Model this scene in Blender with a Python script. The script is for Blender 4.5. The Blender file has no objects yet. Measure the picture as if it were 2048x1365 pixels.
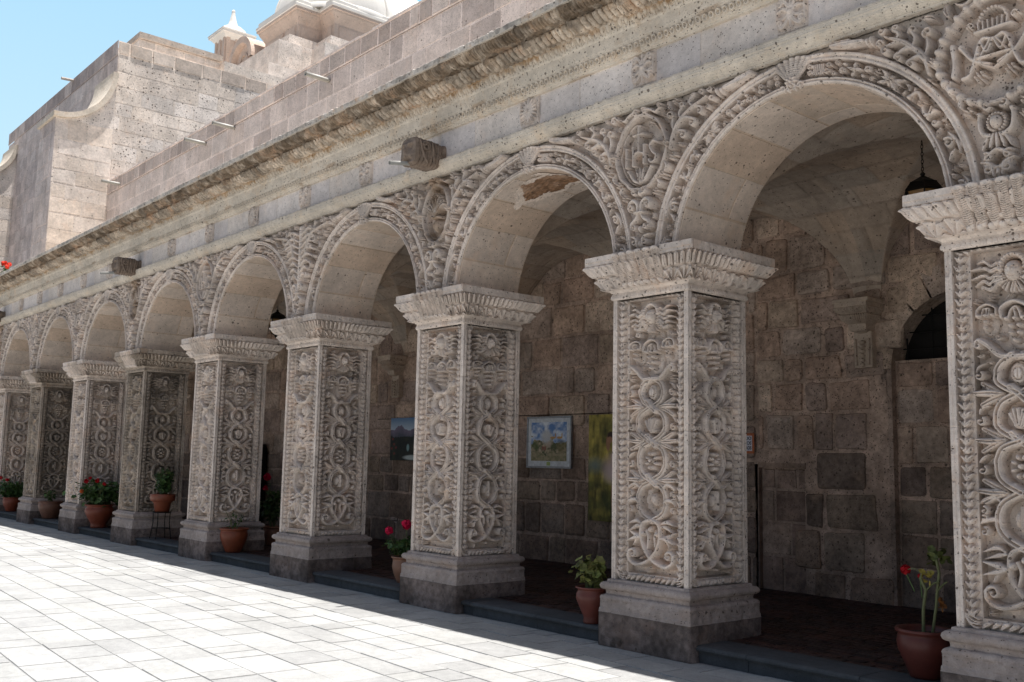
import bpy, math, random
import numpy as np
from mathutils import Matrix, Vector
R_ = math.radians
SC = bpy.context.scene
COL = SC.collection
# ------------------------------------------------------------------ camera
CAM = np.array([2.9232, -7.2140, 1.7377])
YAW, PIT, ROL = 2.429734, 0.122202, 0.020298
def cam_basis():
    cy, sy, cp, sp = math.cos(YAW), math.sin(YAW), math.cos(PIT), math.sin(PIT)
    f = np.array([cy*cp, sy*cp, sp]); r = np.array([sy, -cy, 0.]); u = np.cross(r, f)
    cr, sr = math.cos(ROL), math.sin(ROL)
    return f, cr*r+sr*u, -sr*r+cr*u
f_, r_, u_ = cam_basis()
cd = bpy.data.cameras.new("camera"); cam = bpy.data.objects.new("camera", cd); COL.objects.link(cam)
cd.sensor_width = 36; cd.lens = 36*1973.78/2048; cd.clip_start = .05; cd.clip_end = 3000
M = Matrix.Identity(4)
for k in range(3):
    M[k][0], M[k][1], M[k][2], M[k][3] = r_[k], u_[k], -f_[k], CAM[k]
cam.matrix_world = M
SC.camera = cam
# ------------------------------------------------------------------ sky, sun, exposure
SUN = Vector((.12, .020, 1.)).normalized()
w = bpy.data.worlds.new("World"); SC.world = w; w.use_nodes = True
nt = w.node_tree; bg = nt.nodes['Background']
sky = nt.nodes.new('ShaderNodeTexSky'); sky.sky_type = 'NISHITA'; sky.sun_disc = False
sky.sun_elevation = math.asin(SUN.z); sky.sun_rotation = math.atan2(SUN.x, SUN.y)
sky.altitude = 0; sky.air_density = 1.0; sky.dust_density = 2.5; sky.ozone_density = 1.0
# hazy bright part of the sky, low in the west behind the church
_tc = nt.nodes.new('ShaderNodeTexCoord'); _dp = nt.nodes.new('ShaderNodeVectorMath'); _dp.operation = 'DOT_PRODUCT'
_dp.inputs[1].default_value = (-.80, .42, .43); nt.links.new(_tc.outputs['Generated'], _dp.inputs[0])
_mr = nt.nodes.new('ShaderNodeMapRange'); _mr.interpolation_type = 'SMOOTHSTEP'; _mr.inputs[1].default_value = .45; _mr.inputs[2].default_value = .93
nt.links.new(_dp.outputs['Value'], _mr.inputs[0])
_sx = nt.nodes.new('ShaderNodeSeparateXYZ'); nt.links.new(_tc.outputs['Generated'], _sx.inputs[0])
_hz = nt.nodes.new('ShaderNodeMapRange'); _hz.inputs[1].default_value = .12; _hz.inputs[2].default_value = .55; nt.links.new(_sx.outputs[2], _hz.inputs[0])
_hc = nt.nodes.new('ShaderNodeMix'); _hc.data_type = 'RGBA'; _hc.inputs[6].default_value = (7.6, 10.2, 11.6, 1); _hc.inputs[7].default_value = (3.9, 7.6, 11.0, 1)
nt.links.new(_hz.outputs[0], _hc.inputs[0])
_mx = nt.nodes.new('ShaderNodeMix'); _mx.data_type = 'RGBA'; nt.links.new(_mr.outputs[0], _mx.inputs[0])
nt.links.new(sky.outputs[0], _mx.inputs[6]); nt.links.new(_hc.outputs[2], _mx.inputs[7])
nt.links.new(_mx.outputs[2], bg.inputs[0]); bg.inputs[1].default_value = .055
sd = bpy.data.lights.new("sun", 'SUN'); sd.energy = 5.0; sd.angle = R_(.5); sd.color = (1., .97, .935)
so = bpy.data.objects.new("sun", sd); COL.objects.link(so)
so.rotation_euler = SUN.to_track_quat('Z', 'Y').to_euler(); so.location = (0, -5, 40)
SC.view_settings.view_transform = 'Standard'; SC.view_settings.look = 'None'
SC.view_settings.exposure = .73; SC.view_settings.gamma = 1
SC.cycles.max_bounces = 8; SC.cycles.diffuse_bounces = 6

# ------------------------------------------------------------------ helpers
rng = np.random.default_rng(7); random.seed(7)
def link(o, parent=None):
    COL.objects.link(o)
    if parent is not None: o.parent = parent
    return o
def mesh_from(name, verts, quads, smooth=False, tint=None, tris=None):
    me = bpy.data.meshes.new(name)
    verts = np.ascontiguousarray(verts, dtype=np.float32)
    quads = np.ascontiguousarray(quads, dtype=np.int32).reshape(-1, 4)
    nt3 = 0 if tris is None else len(tris)
    me.vertices.add(len(verts)); me.vertices.foreach_set('co', verts.ravel())
    nl = quads.size + 3*nt3
    me.loops.add(nl); me.polygons.add(len(quads)+nt3)
    li = quads.ravel()
    if nt3: li = np.concatenate([li, np.asarray(tris, dtype=np.int32).ravel()])
    me.loops.foreach_set('vertex_index', li)
    ls = np.arange(len(quads), dtype=np.int32)*4
    if nt3: ls = np.concatenate([ls, quads.size+np.arange(nt3, dtype=np.int32)*3])
    me.polygons.foreach_set('loop_start', ls.astype(np.int32))
    me.update(calc_edges=True)
    me.polygons.foreach_set('use_smooth', np.full(len(me.polygons), smooth))
    if tint is not None:
        a = me.attributes.new('tint', 'FLOAT_COLOR', 'POINT')
        t = np.ones((len(verts), 4), np.float32); t[:, :3] = tint
        a.data.foreach_set('color', t.ravel())
    me.update()
    return me
class MB:
    """collects pieces into one mesh"""
    def __init__(s): s.v = []; s.q = []; s.t = []; s.c = []; s.n = 0; s.mi = []
    def add(s, v, q=(), t=(), tint=None):
        v = np.asarray(v, float).reshape(-1, 3)
        s.v.append(v)
        if len(q): s.q.append(np.asarray(q, int).reshape(-1, 4)+s.n)
        if len(t): s.t.append(np.asarray(t, int).reshape(-1, 3)+s.n)
        c = np.ones((len(v), 3))
        if tint is not None: c[:] = tint
        s.c.append(c); s.n += len(v)
    def grid(s, P, mask=None, tint=None, flip=False):
        nu, nv = P.shape[:2]; i = np.arange(nu*nv).reshape(nu, nv)
        q = np.stack([i[:-1, :-1], i[1:, :-1], i[1:, 1:], i[:-1, 1:]], -1).reshape(-1, 4)
        if flip: q = q[:, ::-1]
        if mask is not None: q = q[mask.reshape(-1)]
        s.add(P.reshape(-1, 3), q, tint=None if tint is None else (tint.reshape(-1, 3) if np.ndim(tint) > 1 else tint))
    def box(s, x0, x1, y0, y1, z0, z1, tint=None, bev=0., rot=0., c=None):
        if bev <= 0:
            v = np.array([[x, y, z] for z in (z0, z1) for y in (y0, y1) for x in (x0, x1)], float)
            q = [[0, 2, 3, 1], [4, 5, 7, 6], [0, 1, 5, 4], [2, 6, 7, 3], [0, 4, 6, 2], [1, 3, 7, 5]]
        else:
            b = bev; v = []
            for (X, Y, Z) in [(x, y, z) for z in (0, 1) for y in (0, 1) for x in (0, 1)]:
                px, py, pz = (x0, x1)[X], (y0, y1)[Y], (z0, z1)[Z]
                sx, sy, sz = (1, -1)[X], (1, -1)[Y], (1, -1)[Z]
                v += [[px, py+sy*b, pz+sz*b], [px+sx*b, py, pz+sz*b], [px+sx*b, py+sy*b, pz]]
            I = lambda X, Y, Z, k: ((Z*2+Y)*2+X)*3+k
            q = []
            for X in (0, 1):
                f = [I(X, 0, 0, 0), I(X, 1, 0, 0), I(X, 1, 1, 0), I(X, 0, 1, 0)]; q.append(f if X else f[::-1])
                f = [I(0, X, 0, 1), I(1, X, 0, 1), I(1, X, 1, 1), I(0, X, 1, 1)]; q.append(f[::-1] if X else f)
                f = [I(0, 0, X, 2), I(1, 0, X, 2), I(1, 1, X, 2), I(0, 1, X, 2)]; q.append(f if X else f[::-1])
            for a in (0, 1):
                for c_ in (0, 1):
                    q.append([I(a, c_, 0, 0), I(a, c_, 0, 1), I(a, c_, 1, 1), I(a, c_, 1, 0)])
                    q.append([I(a, 0, c_, 0), I(a, 0, c_, 2), I(a, 1, c_, 2), I(a, 1, c_, 0)])
                    q.append([I(0, a, c_, 1), I(0, a, c_, 2), I(1, a, c_, 2), I(1, a, c_, 1)])
            t = [[I(X, Y, Z, 0), I(X, Y, Z, 1), I(X, Y, Z, 2)] for X in (0, 1) for Y in (0, 1) for Z in (0, 1)]
            s._r(v, rot, c); s.add(v, q, t, tint); return
        v = np.asarray(v, float); s._r(v, rot, c); s.add(v, q, tint=tint)
    def _r(s, v, rot, c):
        if rot:
            v = np.asarray(v, float) if not isinstance(v, np.ndarray) else v
            cx, cy = c; co, si = math.cos(rot), math.sin(rot)
            x = v[:, 0]-cx; y = v[:, 1]-cy
            v[:, 0] = cx+co*x-si*y; v[:, 1] = cy+si*x+co*y
    def tube(s, pts, rad, n=8, tint=None, caps=True):
        pts = np.asarray(pts, float); rad = np.broadcast_to(rad, (len(pts),)).astype(float)
        d = np.gradient(pts, axis=0); d /= np.linalg.norm(d, axis=1)[:, None]+1e-9
        up = np.array([0, 0, 1.]) if abs(d[0][2]) < .9 else np.array([1., 0, 0])
        P = np.zeros((n+1, len(pts), 3))
        for i in range(len(pts)):
            a = np.cross(d[i], up); a /= np.linalg.norm(a)+1e-9; b = np.cross(d[i], a)
            for k in range(n+1):
                th = 2*math.pi*k/n; P[k, i] = pts[i]+rad[i]*(math.cos(th)*a+math.sin(th)*b)
        s.grid(P, tint=tint)
        if caps:
            for i in (0, len(pts)-1):
                ring = P[:n, i]; s.add(np.vstack([ring, pts[i][None]]), t=[[k, (k+1) % n, n] for k in range(n)], tint=tint)
    def lathe(s, prof, n=28, c=(0, 0, 0), tint=None, square=False):
        prof = np.asarray(prof, float); th = np.linspace(0, 2*math.pi, n+1)
        P = np.zeros((n+1, len(prof), 3))
        P[..., 0] = c[0]+prof[None, :, 0]*np.cos(th)[:, None]; P[..., 1] = c[1]+prof[None, :, 0]*np.sin(th)[:, None]
        P[..., 2] = c[2]+prof[None, :, 1]
        s.grid(P, tint=tint)
    def mesh(s, name, smooth=False):
        return mesh_from(name, np.vstack(s.v), np.vstack(s.q) if s.q else np.zeros((0, 4), int), smooth,
                         np.vstack(s.c), np.vstack(s.t) if s.t else None)
    def build(s, name, mat, parent=None, smooth=False, loc=None):
        me = s.mesh(name, smooth); me.materials.append(mat)
        o = bpy.data.objects.new(name, me); link(o, parent)
        if loc is not None: o.location = loc
        return o
def ob(name, me, parent=None, loc=None, rz=0, scale=None):
    o = bpy.data.objects.new(name, me); link(o, parent)
    if loc is not None: o.location = loc
    if rz: o.rotation_euler = (0, 0, rz)
    if scale: o.scale = scale
    return o
def thing(name, label, cat, loc=(0, 0, 0), group=None, rz=0):
    o = bpy.data.objects.new(name, None); COL.objects.link(o); o.empty_display_size = .1
    o.location = loc; o.rotation_euler = (0, 0, rz)
    o['label'] = label; o['category'] = cat
    if group: o['group'] = group
    return o
def tag(o, label, cat, group=None):
    o['label'] = label; o['category'] = cat
    if group: o['group'] = group
    return o
def vnoise(shape, cells, seed=0, oct=3):
    g = np.random.default_rng(seed); out = np.zeros(shape)
    for k in range(oct):
        cx, cy = max(2, int(cells[0]*2**k)), max(2, int(cells[1]*2**k)); t = g.standard_normal((cx+2, cy+2))
        x = np.linspace(0, cx, shape[0]); y = np.linspace(0, cy, shape[1])
        i = np.minimum(x.astype(int), cx); j = np.minimum(y.astype(int), cy)
        fx = (x-i)[:, None]; fy = (y-j)[None, :]; fx = fx*fx*(3-2*fx); fy = fy*fy*(3-2*fy)
        a = t[np.ix_(i, j)]*(1-fx)+t[np.ix_(i+1, j)]*fx; b = t[np.ix_(i, j+1)]*(1-fx)+t[np.ix_(i+1, j+1)]*fx
        out += (a*(1-fy)+b*fy)/2**k
    return out

# ------------------------------------------------------------------ materials
def stone(name, base, pits=1., pit_scale=1., var=.16, stain=(.45, .30, .18), stain_amt=.35, bump=1., rough=.95,
          dark=(.10, .075, .06), streak=0., big=1.):
    m = bpy.data.materials.new(name); m.use_nodes = True; n = m.node_tree.nodes; l = m.node_tree.links
    b = n['Principled BSDF']; b.inputs['Roughness'].default_value = rough
    b.inputs['Specular IOR Level'].default_value = .15
    tc = n.new('ShaderNodeTexCoord')
    oi = n.new('ShaderNodeObjectInfo')
    geo = n.new('ShaderNodeNewGeometry'); P = geo.outputs['Position']
    def mix(fac, a, bb, mode='MIX'):
        x = n.new('ShaderNodeMix'); x.data_type = 'RGBA'; x.blend_type = mode
        for s_, v in ((0, fac), (6, a), (7, bb)):
            if hasattr(v, 'is_linked') or isinstance(v, bpy.types.NodeSocket): l.new(v, x.inputs[s_])
            elif s_ == 0: x.inputs[0].default_value = v
            else: x.inputs[s_].default_value = (*v, 1)
        return x.outputs[2]
    def noise(sc, det=4, ro=.6, vec=P):
        x = n.new('ShaderNodeTexNoise'); x.inputs['Scale'].default_value = sc; x.inputs['Detail'].default_value = det
        x.inputs['Roughness'].default_value = ro; l.new(vec, x.inputs['Vector']); return x.outputs[0]
    def rmp(v, a, bb, lo=0., hi=1.):
        x = n.new('ShaderNodeMapRange'); x.inputs[1].default_value = a; x.inputs[2].default_value = bb
        x.inputs[3].default_value = lo; x.inputs[4].default_value = hi; x.interpolation_type = 'SMOOTHSTEP'
        l.new(v, x.inputs[0]); return x.outputs[0]
    def mth(op, a, bb):
        x = n.new('ShaderNodeMath'); x.operation = op
        for k, v in enumerate((a, bb)):
            if isinstance(v, bpy.types.NodeSocket): l.new(v, x.inputs[k])
            else: x.inputs[k].default_value = v
        return x.outputs[0]
    at = n.new('ShaderNodeAttribute'); at.attribute_name = 'tint'
    n1 = noise(1.7, 5); n2 = noise(14, 4); n3 = noise(90, 3)
    col = mix(1., base, at.outputs['Color'], 'MULTIPLY')
    v1 = rmp(n1, .3, .7, 1-var, 1+var*.6); v2 = rmp(n2, .3, .7, 1-var*.7, 1+var*.4); vv = mth('MULTIPLY', v1, v2)
    v3 = rmp(n3, .3, .7, .9, 1.06); vv = mth('MULTIPLY', vv, v3)
    cmb = n.new('ShaderNodeCombineColor'); 
    for k in range(3): l.new(vv, cmb.inputs[k])
    col = mix(1., col, cmb.outputs[0], 'MULTIPLY')
    if stain_amt:
        sm = rmp(noise(2.6, 6, .7), .52, .72, 0, stain_amt)
        col = mix(sm, col, stain, 'MULTIPLY') if False else mix(sm, col, tuple(base[k]*(.55+.45*stain[k]/stain[0]) for k in range(3)))
    if streak:
        mp = n.new('ShaderNodeMapping'); mp.inputs['Scale'].default_value = (5, 5, .35); l.new(P, mp.inputs[0])
        st = rmp(noise(1., 5, .65, mp.outputs[0]), .5, .72, 0, streak); col = mix(st, col, tuple(x*.42 for x in base))
    bumpv = mth('MULTIPLY', n3, .35); bumpv = mth('ADD', bumpv, mth('MULTIPLY', n2, .5))
    if pits:
        wn = n.new('ShaderNodeTexNoise'); wn.inputs['Scale'].default_value = 30; l.new(P, wn.inputs['Vector'])
        vadd = n.new('ShaderNodeMixRGB'); vadd.blend_type = 'ADD'; vadd.inputs[0].default_value = .018
        l.new(P, vadd.inputs[1]); l.new(wn.outputs[1], vadd.inputs[2])
        tot = None
        for sc, thr, rad in ((8*pit_scale, 1-.05*pits*big, .19), (24*pit_scale, 1-.17*pits, .33), (55*pit_scale, 1-.24*pits, .38)):
            vo = n.new('ShaderNodeTexVoronoi'); vo.inputs['Scale'].default_value = sc; l.new(vadd.outputs[0], vo.inputs['Vector'])
            sp = n.new('ShaderNodeSeparateColor'); l.new(vo.outputs['Color'], sp.inputs[0])
            on = mth('GREATER_THAN', sp.outputs[0], thr)
            rr = mth('MULTIPLY', sp.outputs[1], rad)
            d = mth('SUBTRACT', rr, vo.outputs['Distance']); d = rmp(d, -.03, .04)
            k = mth('MULTIPLY', on, d); tot = k if tot is None else mth('MAXIMUM', tot, k)
        col = mix(mth('MULTIPLY', tot, .82), col, dark)
        bumpv = mth('SUBTRACT', bumpv, mth('MULTIPLY', tot, 1.0))
    l.new(col, b.inputs['Base Color'])
    bp = n.new('ShaderNodeBump'); bp.inputs['Strength'].default_value = .55*bump; bp.inputs['Distance'].default_value = .012
    l.new(bumpv, bp.inputs['Height']); l.new(bp.outputs[0], b.inputs['Normal'])
    return m
def plain(name, col, rough=.6, metal=0., spec=.4, var=.15, scale=20, bump=.0, attr=False, coat=0.):
    m = bpy.data.materials.new(name); m.use_nodes = True; n = m.node_tree.nodes; l = m.node_tree.links
    b = n['Principled BSDF']; b.inputs['Roughness'].default_value = rough; b.inputs['Metallic'].default_value = metal
    b.inputs['Specular IOR Level'].default_value = spec; b.inputs['Coat Weight'].default_value = coat
    no = n.new('ShaderNodeTexNoise'); no.inputs['Scale'].default_value = scale; no.inputs['Detail'].default_value = 5
    g = n.new('ShaderNodeNewGeometry'); l.new(g.outputs['Position'], no.inputs['Vector'])
    rp = n.new('ShaderNodeMapRange'); rp.inputs[1].default_value = .3; rp.inputs[2].default_value = .7
    rp.inputs[3].default_value = 1-var; rp.inputs[4].default_value = 1+var; l.new(no.outputs[0], rp.inputs[0])
    cc = n.new('ShaderNodeCombineColor')
    for k in range(3): l.new(rp.outputs[0], cc.inputs[k])
    mx = n.new('ShaderNodeMix'); mx.data_type = 'RGBA'; mx.blend_type = 'MULTIPLY'; mx.inputs[0].default_value = 1
    l.new(cc.outputs[0], mx.inputs[7])
    if attr:
        a = n.new('ShaderNodeAttribute'); a.attribute_name = 'tint'
        m2 = n.new('ShaderNodeMix'); m2.data_type = 'RGBA'; m2.blend_type = 'MULTIPLY'; m2.inputs[0].default_value = 1
        m2.inputs[6].default_value = (*col, 1); l.new(a.outputs[0], m2.inputs[7]); l.new(m2.outputs[2], mx.inputs[6])
    else: mx.inputs[6].default_value = (*col, 1)
    l.new(mx.outputs[2], b.inputs['Base Color'])
    if bump:
        bp = n.new('ShaderNodeBump'); bp.inputs['Strength'].default_value = bump; bp.inputs['Distance'].default_value = .01
        l.new(no.outputs[0], bp.inputs['Height']); l.new(bp.outputs[0], b.inputs['Normal'])
    return m
SILL = (.60, .53, .465)
m_carved = stone('carved_sillar', (.73, .63, .55), pits=1.2, stain_amt=.6, var=.22, bump=1.5)
m_frieze = stone('frieze_sillar', (.77, .695, .64), pits=2.2, stain_amt=.25)
m_cream = stone('cream_sillar', (.68, .60, .50), pits=1.5, stain_amt=.6, stain=(.45, .33, .2))
m_cornice = stone('weathered_cornice', (.60, .50, .395), pits=1.2, stain_amt=.9, stain=(.40, .22, .10), var=.5)
m_plinth = stone('plinth_stone', (.215, .17, .15), pits=1.3, var=.5, stain_amt=.6, bump=1.4)
m_basem = stone('base_moulding_stone', (.40, .335, .30), pits=1., var=.22, stain_amt=.4)
m_wall = stone('gallery_wall_stone', (.47, .37, .305), pits=2.2, var=.38, stain_amt=.3, bump=1.6)
m_vault = stone('vault_stone', (.52, .42, .335), pits=1.0, var=.16, stain_amt=.3)
m_soffit = stone('soffit_stone', (.70, .59, .50), pits=.9, var=.15, stain_amt=.45, stain=(.5, .36, .24))
m_upper = stone('upper_wall_stone', (.72, .635, .59), pits=2.0, var=.16, stain_amt=.25, streak=.22)
m_church_lit = stone('church_rough_stone_lit', (.80, .72, .65), pits=1.0, pit_scale=.45, var=.2, stain_amt=.35, bump=3.0, streak=.1)  # church stone in a paler tone, sunlight on the +x walls put into the colour
m_church_shaded = stone('church_stone_shaded', (.64, .565, .53), pits=1.0, pit_scale=.6, var=.2, stain_amt=.2, streak=.45)  # same church stone greyed, shade on the -y walls put into the colour
m_white = stone('white_plaster', (.78, .75, .70), pits=0, var=.05, stain_amt=.1, bump=.4)
m_pink = stone('pink_stone', (.62, .50, .42), pits=.4, pit_scale=.5, var=.12, stain_amt=.5)
m_slab = stone('granite_paving', (.375, .372, .362), pits=1.6, pit_scale=2.2, var=.13, stain_amt=0, bump=.5, dark=(.25, .25, .25), big=0, rough=.8)
m_step = stone('dark_granite', (.075, .08, .085), pits=.6, pit_scale=2.5, var=.2, stain_amt=0, bump=.5, dark=(.04, .04, .045), big=0, rough=.75)
m_brick = stone('dark_floor_brick', (.055, .036, .032), pits=.3, pit_scale=2, var=.3, stain_amt=.2, big=0, dark=(.03, .02, .02), rough=.6)
m_spout = stone('dark_spout_stone', (.24, .185, .145), pits=1.0, var=.35, stain_amt=.4, stain=(.4, .25, .15), bump=1.5)
m_pipe = plain('grey_pipe', (.33, .32, .29), .45, 0, .5, .1)
m_black = plain('black_iron', (.012, .011, .01), .5, .6, .4, .2)
m_dark = plain('dark_interior', (.012, .010, .009), .9)
m_wood = plain('orange_brown_wood', (.16, .055, .018), .5, 0, .4, .3, 12)
m_glass = plain('amber_lantern_glass', (.22, .12, .04), .15, 0, .5, .1)
m_paint = plain('oil_paint', (1.25, 1.25, 1.25), .45, 0, .4, .08, 60, .3, attr=True)
m_frame = plain('silver_frame', (.30, .31, .33), .35, .5, .5, .2)
m_mat = plain('white_mount', (.62, .64, .66), .7)
m_soil = plain('soil', (.03, .02, .015), 1)

# ------------------------------------------------------------------ relief canvas (carving drawn as a height map, then built as geometry)
class Relief:
    def __init__(s, x0, x1, z0, z1, res):
        s.nx = int(round((x1-x0)/res))+1; s.nz = int(round((z1-z0)/res))+1
        s.x = np.linspace(x0, x1, s.nx); s.z = np.linspace(z0, z1, s.nz); s.H = np.zeros((s.nx, s.nz)); s.mir = False; s.jit = 0; s.jg = np.random.default_rng(1)
    def _win(s, a, b, c, d):
        i0, i1 = np.searchsorted(s.x, [a, b]); j0, j1 = np.searchsorted(s.z, [c, d])
        return slice(max(0, i0-1), i1+1), slice(max(0, j0-1), j1+1)
    def put(s, sl, h, mode='max'):
        if mode == 'max': s.H[sl] = np.maximum(s.H[sl], h)
        elif mode == 'set': s.H[sl] = h
        else: s.H[sl] = s.H[sl]+h
    def stroke(s, pts, r, h=.04, groove=0, flat=.3, mode='max'):
        pts = np.asarray(pts, float); r = np.broadcast_to(r, (len(pts),)).astype(float); R = r.max()
        sl = s._win(pts[:, 0].min()-R, pts[:, 0].max()+R, pts[:, 1].min()-R, pts[:, 1].max()+R)
        X, Z = np.meshgrid(s.x[sl[0]], s.z[sl[1]], indexing='ij')
        if X.size == 0: return
        best = np.full(X.shape, 9.); side = np.zeros(X.shape)
        for k in range(len(pts)-1):
            a, b = pts[k], pts[k+1]; d = b-a; L2 = d@d+1e-12
            t = np.clip(((X-a[0])*d[0]+(Z-a[1])*d[1])/L2, 0, 1)
            rr = r[k]*(1-t)+r[k+1]*t
            q = np.hypot(X-a[0]-t*d[0], Z-a[1]-t*d[1])/np.maximum(rr, 1e-4)
            best = np.minimum(best, q)
        hh = np.where(best < 1, h*np.clip((1-best**2), 0, 1)**flat, 0)
        if groove: hh -= np.where(best < 1, groove*np.exp(-(best/.22)**2), 0)
        s.put(sl, hh, mode)
    def S(s, pts, r, h=.04, groove=0, flat=.28, n=16):
        """smooth stroke through control points (Catmull-Rom), mirrored when s.mir"""
        P = np.asarray(pts, float)
        if s.jit: P = P+s.jg.normal(0, s.jit, P.shape); h = h*s.jg.uniform(.86, 1.08); r = np.asarray(r)*s.jg.uniform(.93, 1.1)
        if len(P) > 2:
            Q = np.vstack([2*P[0]-P[1], P, 2*P[-1]-P[-2]]); o = []
            m = max(3, n//(len(P)-1)+2)
            for k in range(len(P)-1):
                p0, p1, p2, p3 = Q[k:k+4]
                for t in np.linspace(0, 1, m, endpoint=False):
                    o.append(.5*((2*p1)+(p2-p0)*t+(2*p0-5*p1+4*p2-p3)*t*t+(3*p1-p0-3*p2+p3)*t**3))
            o.append(P[-1]); P2 = np.array(o)
        else: P2 = np.array([P[0]+(P[1]-P[0])*t for t in np.linspace(0, 1, 6)])
        if np.ndim(r): rr = np.interp(np.linspace(0, 1, len(P2)), np.linspace(0, 1, len(r)), r)
        else: rr = np.full(len(P2), r)
        s.stroke(P2, rr, h, groove, flat)
        if s.mir: s.stroke(P2*[-1, 1], rr, h, groove, flat)
    def leaf(s, pts, w, h=.04, groove=.012):
        s.S(pts, [w*.35, w*.9, w, w*.75, w*.15], h, groove, .33)
    def curl(s, c, r, a0, turns=1.2, w=.02, h=.04, tail=None, groove=0., d=1):
        """volute: spiral from the outside in, with an optional tail point list before it"""
        t = np.linspace(0, 1, 14); a = a0+d*turns*2*math.pi*t; rr = r*(1-.82*t)
        P = np.stack([c[0]+rr*np.cos(a), c[1]+rr*np.sin(a)], 1)
        W = w*(1-.35*t)
        if tail is not None:
            T = np.asarray(tail, float); P = np.vstack([T, P]); W = np.concatenate([np.linspace(w*.5, w, len(T)), W])
        j = s.jit; s.jit = j*.3; s.S(P, W, h, groove, .33, n=len(P)*3); s.jit = j; s.blob(P[-1][0], P[-1][1], w*.8, w*.8, h*1.1)
    def blob(s, cx, cz, rx, rz, h=.04, rot=0, p=.38, mode='max', _m=True):
        R = max(rx, rz); sl = s._win(cx-R, cx+R, cz-R, cz+R)
        X, Z = np.meshgrid(s.x[sl[0]], s.z[sl[1]], indexing='ij')
        if X.size:
            co, si = math.cos(rot), math.sin(rot); u = ((X-cx)*co+(Z-cz)*si)/rx; v = (-(X-cx)*si+(Z-cz)*co)/rz
            q = u*u+v*v; s.put(sl, np.where(q < 1, h*np.clip(1-q, 0, 1)**p, -9 if mode == 'max' else 0), mode)
        if s.mir and _m and abs(cx) > 1e-6: s.blob(-cx, cz, rx, rz, h, -rot, p, mode, False)
    def flower(s, cx, cz, r, n=8, h=.04, rot=0, inner=.3, _m=True):
        for k in range(n):
            a = rot+2*math.pi*k/n; wd = min(.42*r, 1.0*r*math.sin(math.pi/n)*1.0)
            s.blob(cx+.6*r*math.cos(a), cz+.6*r*math.sin(a), .42*r, wd*.62, h, a, .5, _m=False)
        s.blob(cx, cz, inner*r*1.25, inner*r*1.25, 0.004, 0, .2, 'max', _m=False); s.blob(cx, cz, inner*r, inner*r, h*1.15, 0, .5, _m=False)
        if s.mir and _m and abs(cx) > 1e-6: s.flower(-cx, cz, r, n, h, -rot, inner, False)
    def fill(s, ok, r, h, n, seed):
        """small scrolls and leaves carved into whatever ground is still bare"""
        g = np.random.default_rng(seed); j, m = s.jit, s.mir; s.jit = 0; s.mir = False
        for _ in range(n):
            x = g.uniform(s.x[0]+r, s.x[-1]-r); z = g.uniform(s.z[0]+r, s.z[-1]-r)
            if not ok(x, z, r): continue
            sl = s._win(x-r*.95, x+r*.95, z-r*.95, z+r*.95)
            if s.H[sl].max() > .012: continue
            k = g.integers(3); a = g.uniform(0, 6.28)
            if k == 0: s.curl((x, z), r*.72, a, 1.1, r*.36, h, d=int(g.choice([-1, 1])))
            elif k == 1:
                dx, dz = math.cos(a)*r*.8, math.sin(a)*r*.8; s.S([(x-dx, z-dz), (x+dz*.25, z-dx*.25), (x+dx, z+dz)], [r*.15, r*.48, r*.3], h, h*.25)
            else: s.flower(x, z, r*.9, 5, h, a)
        s.jit, s.mir = j, m
    def clipneg(s): s.H = np.maximum(s.H, 0)

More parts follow.
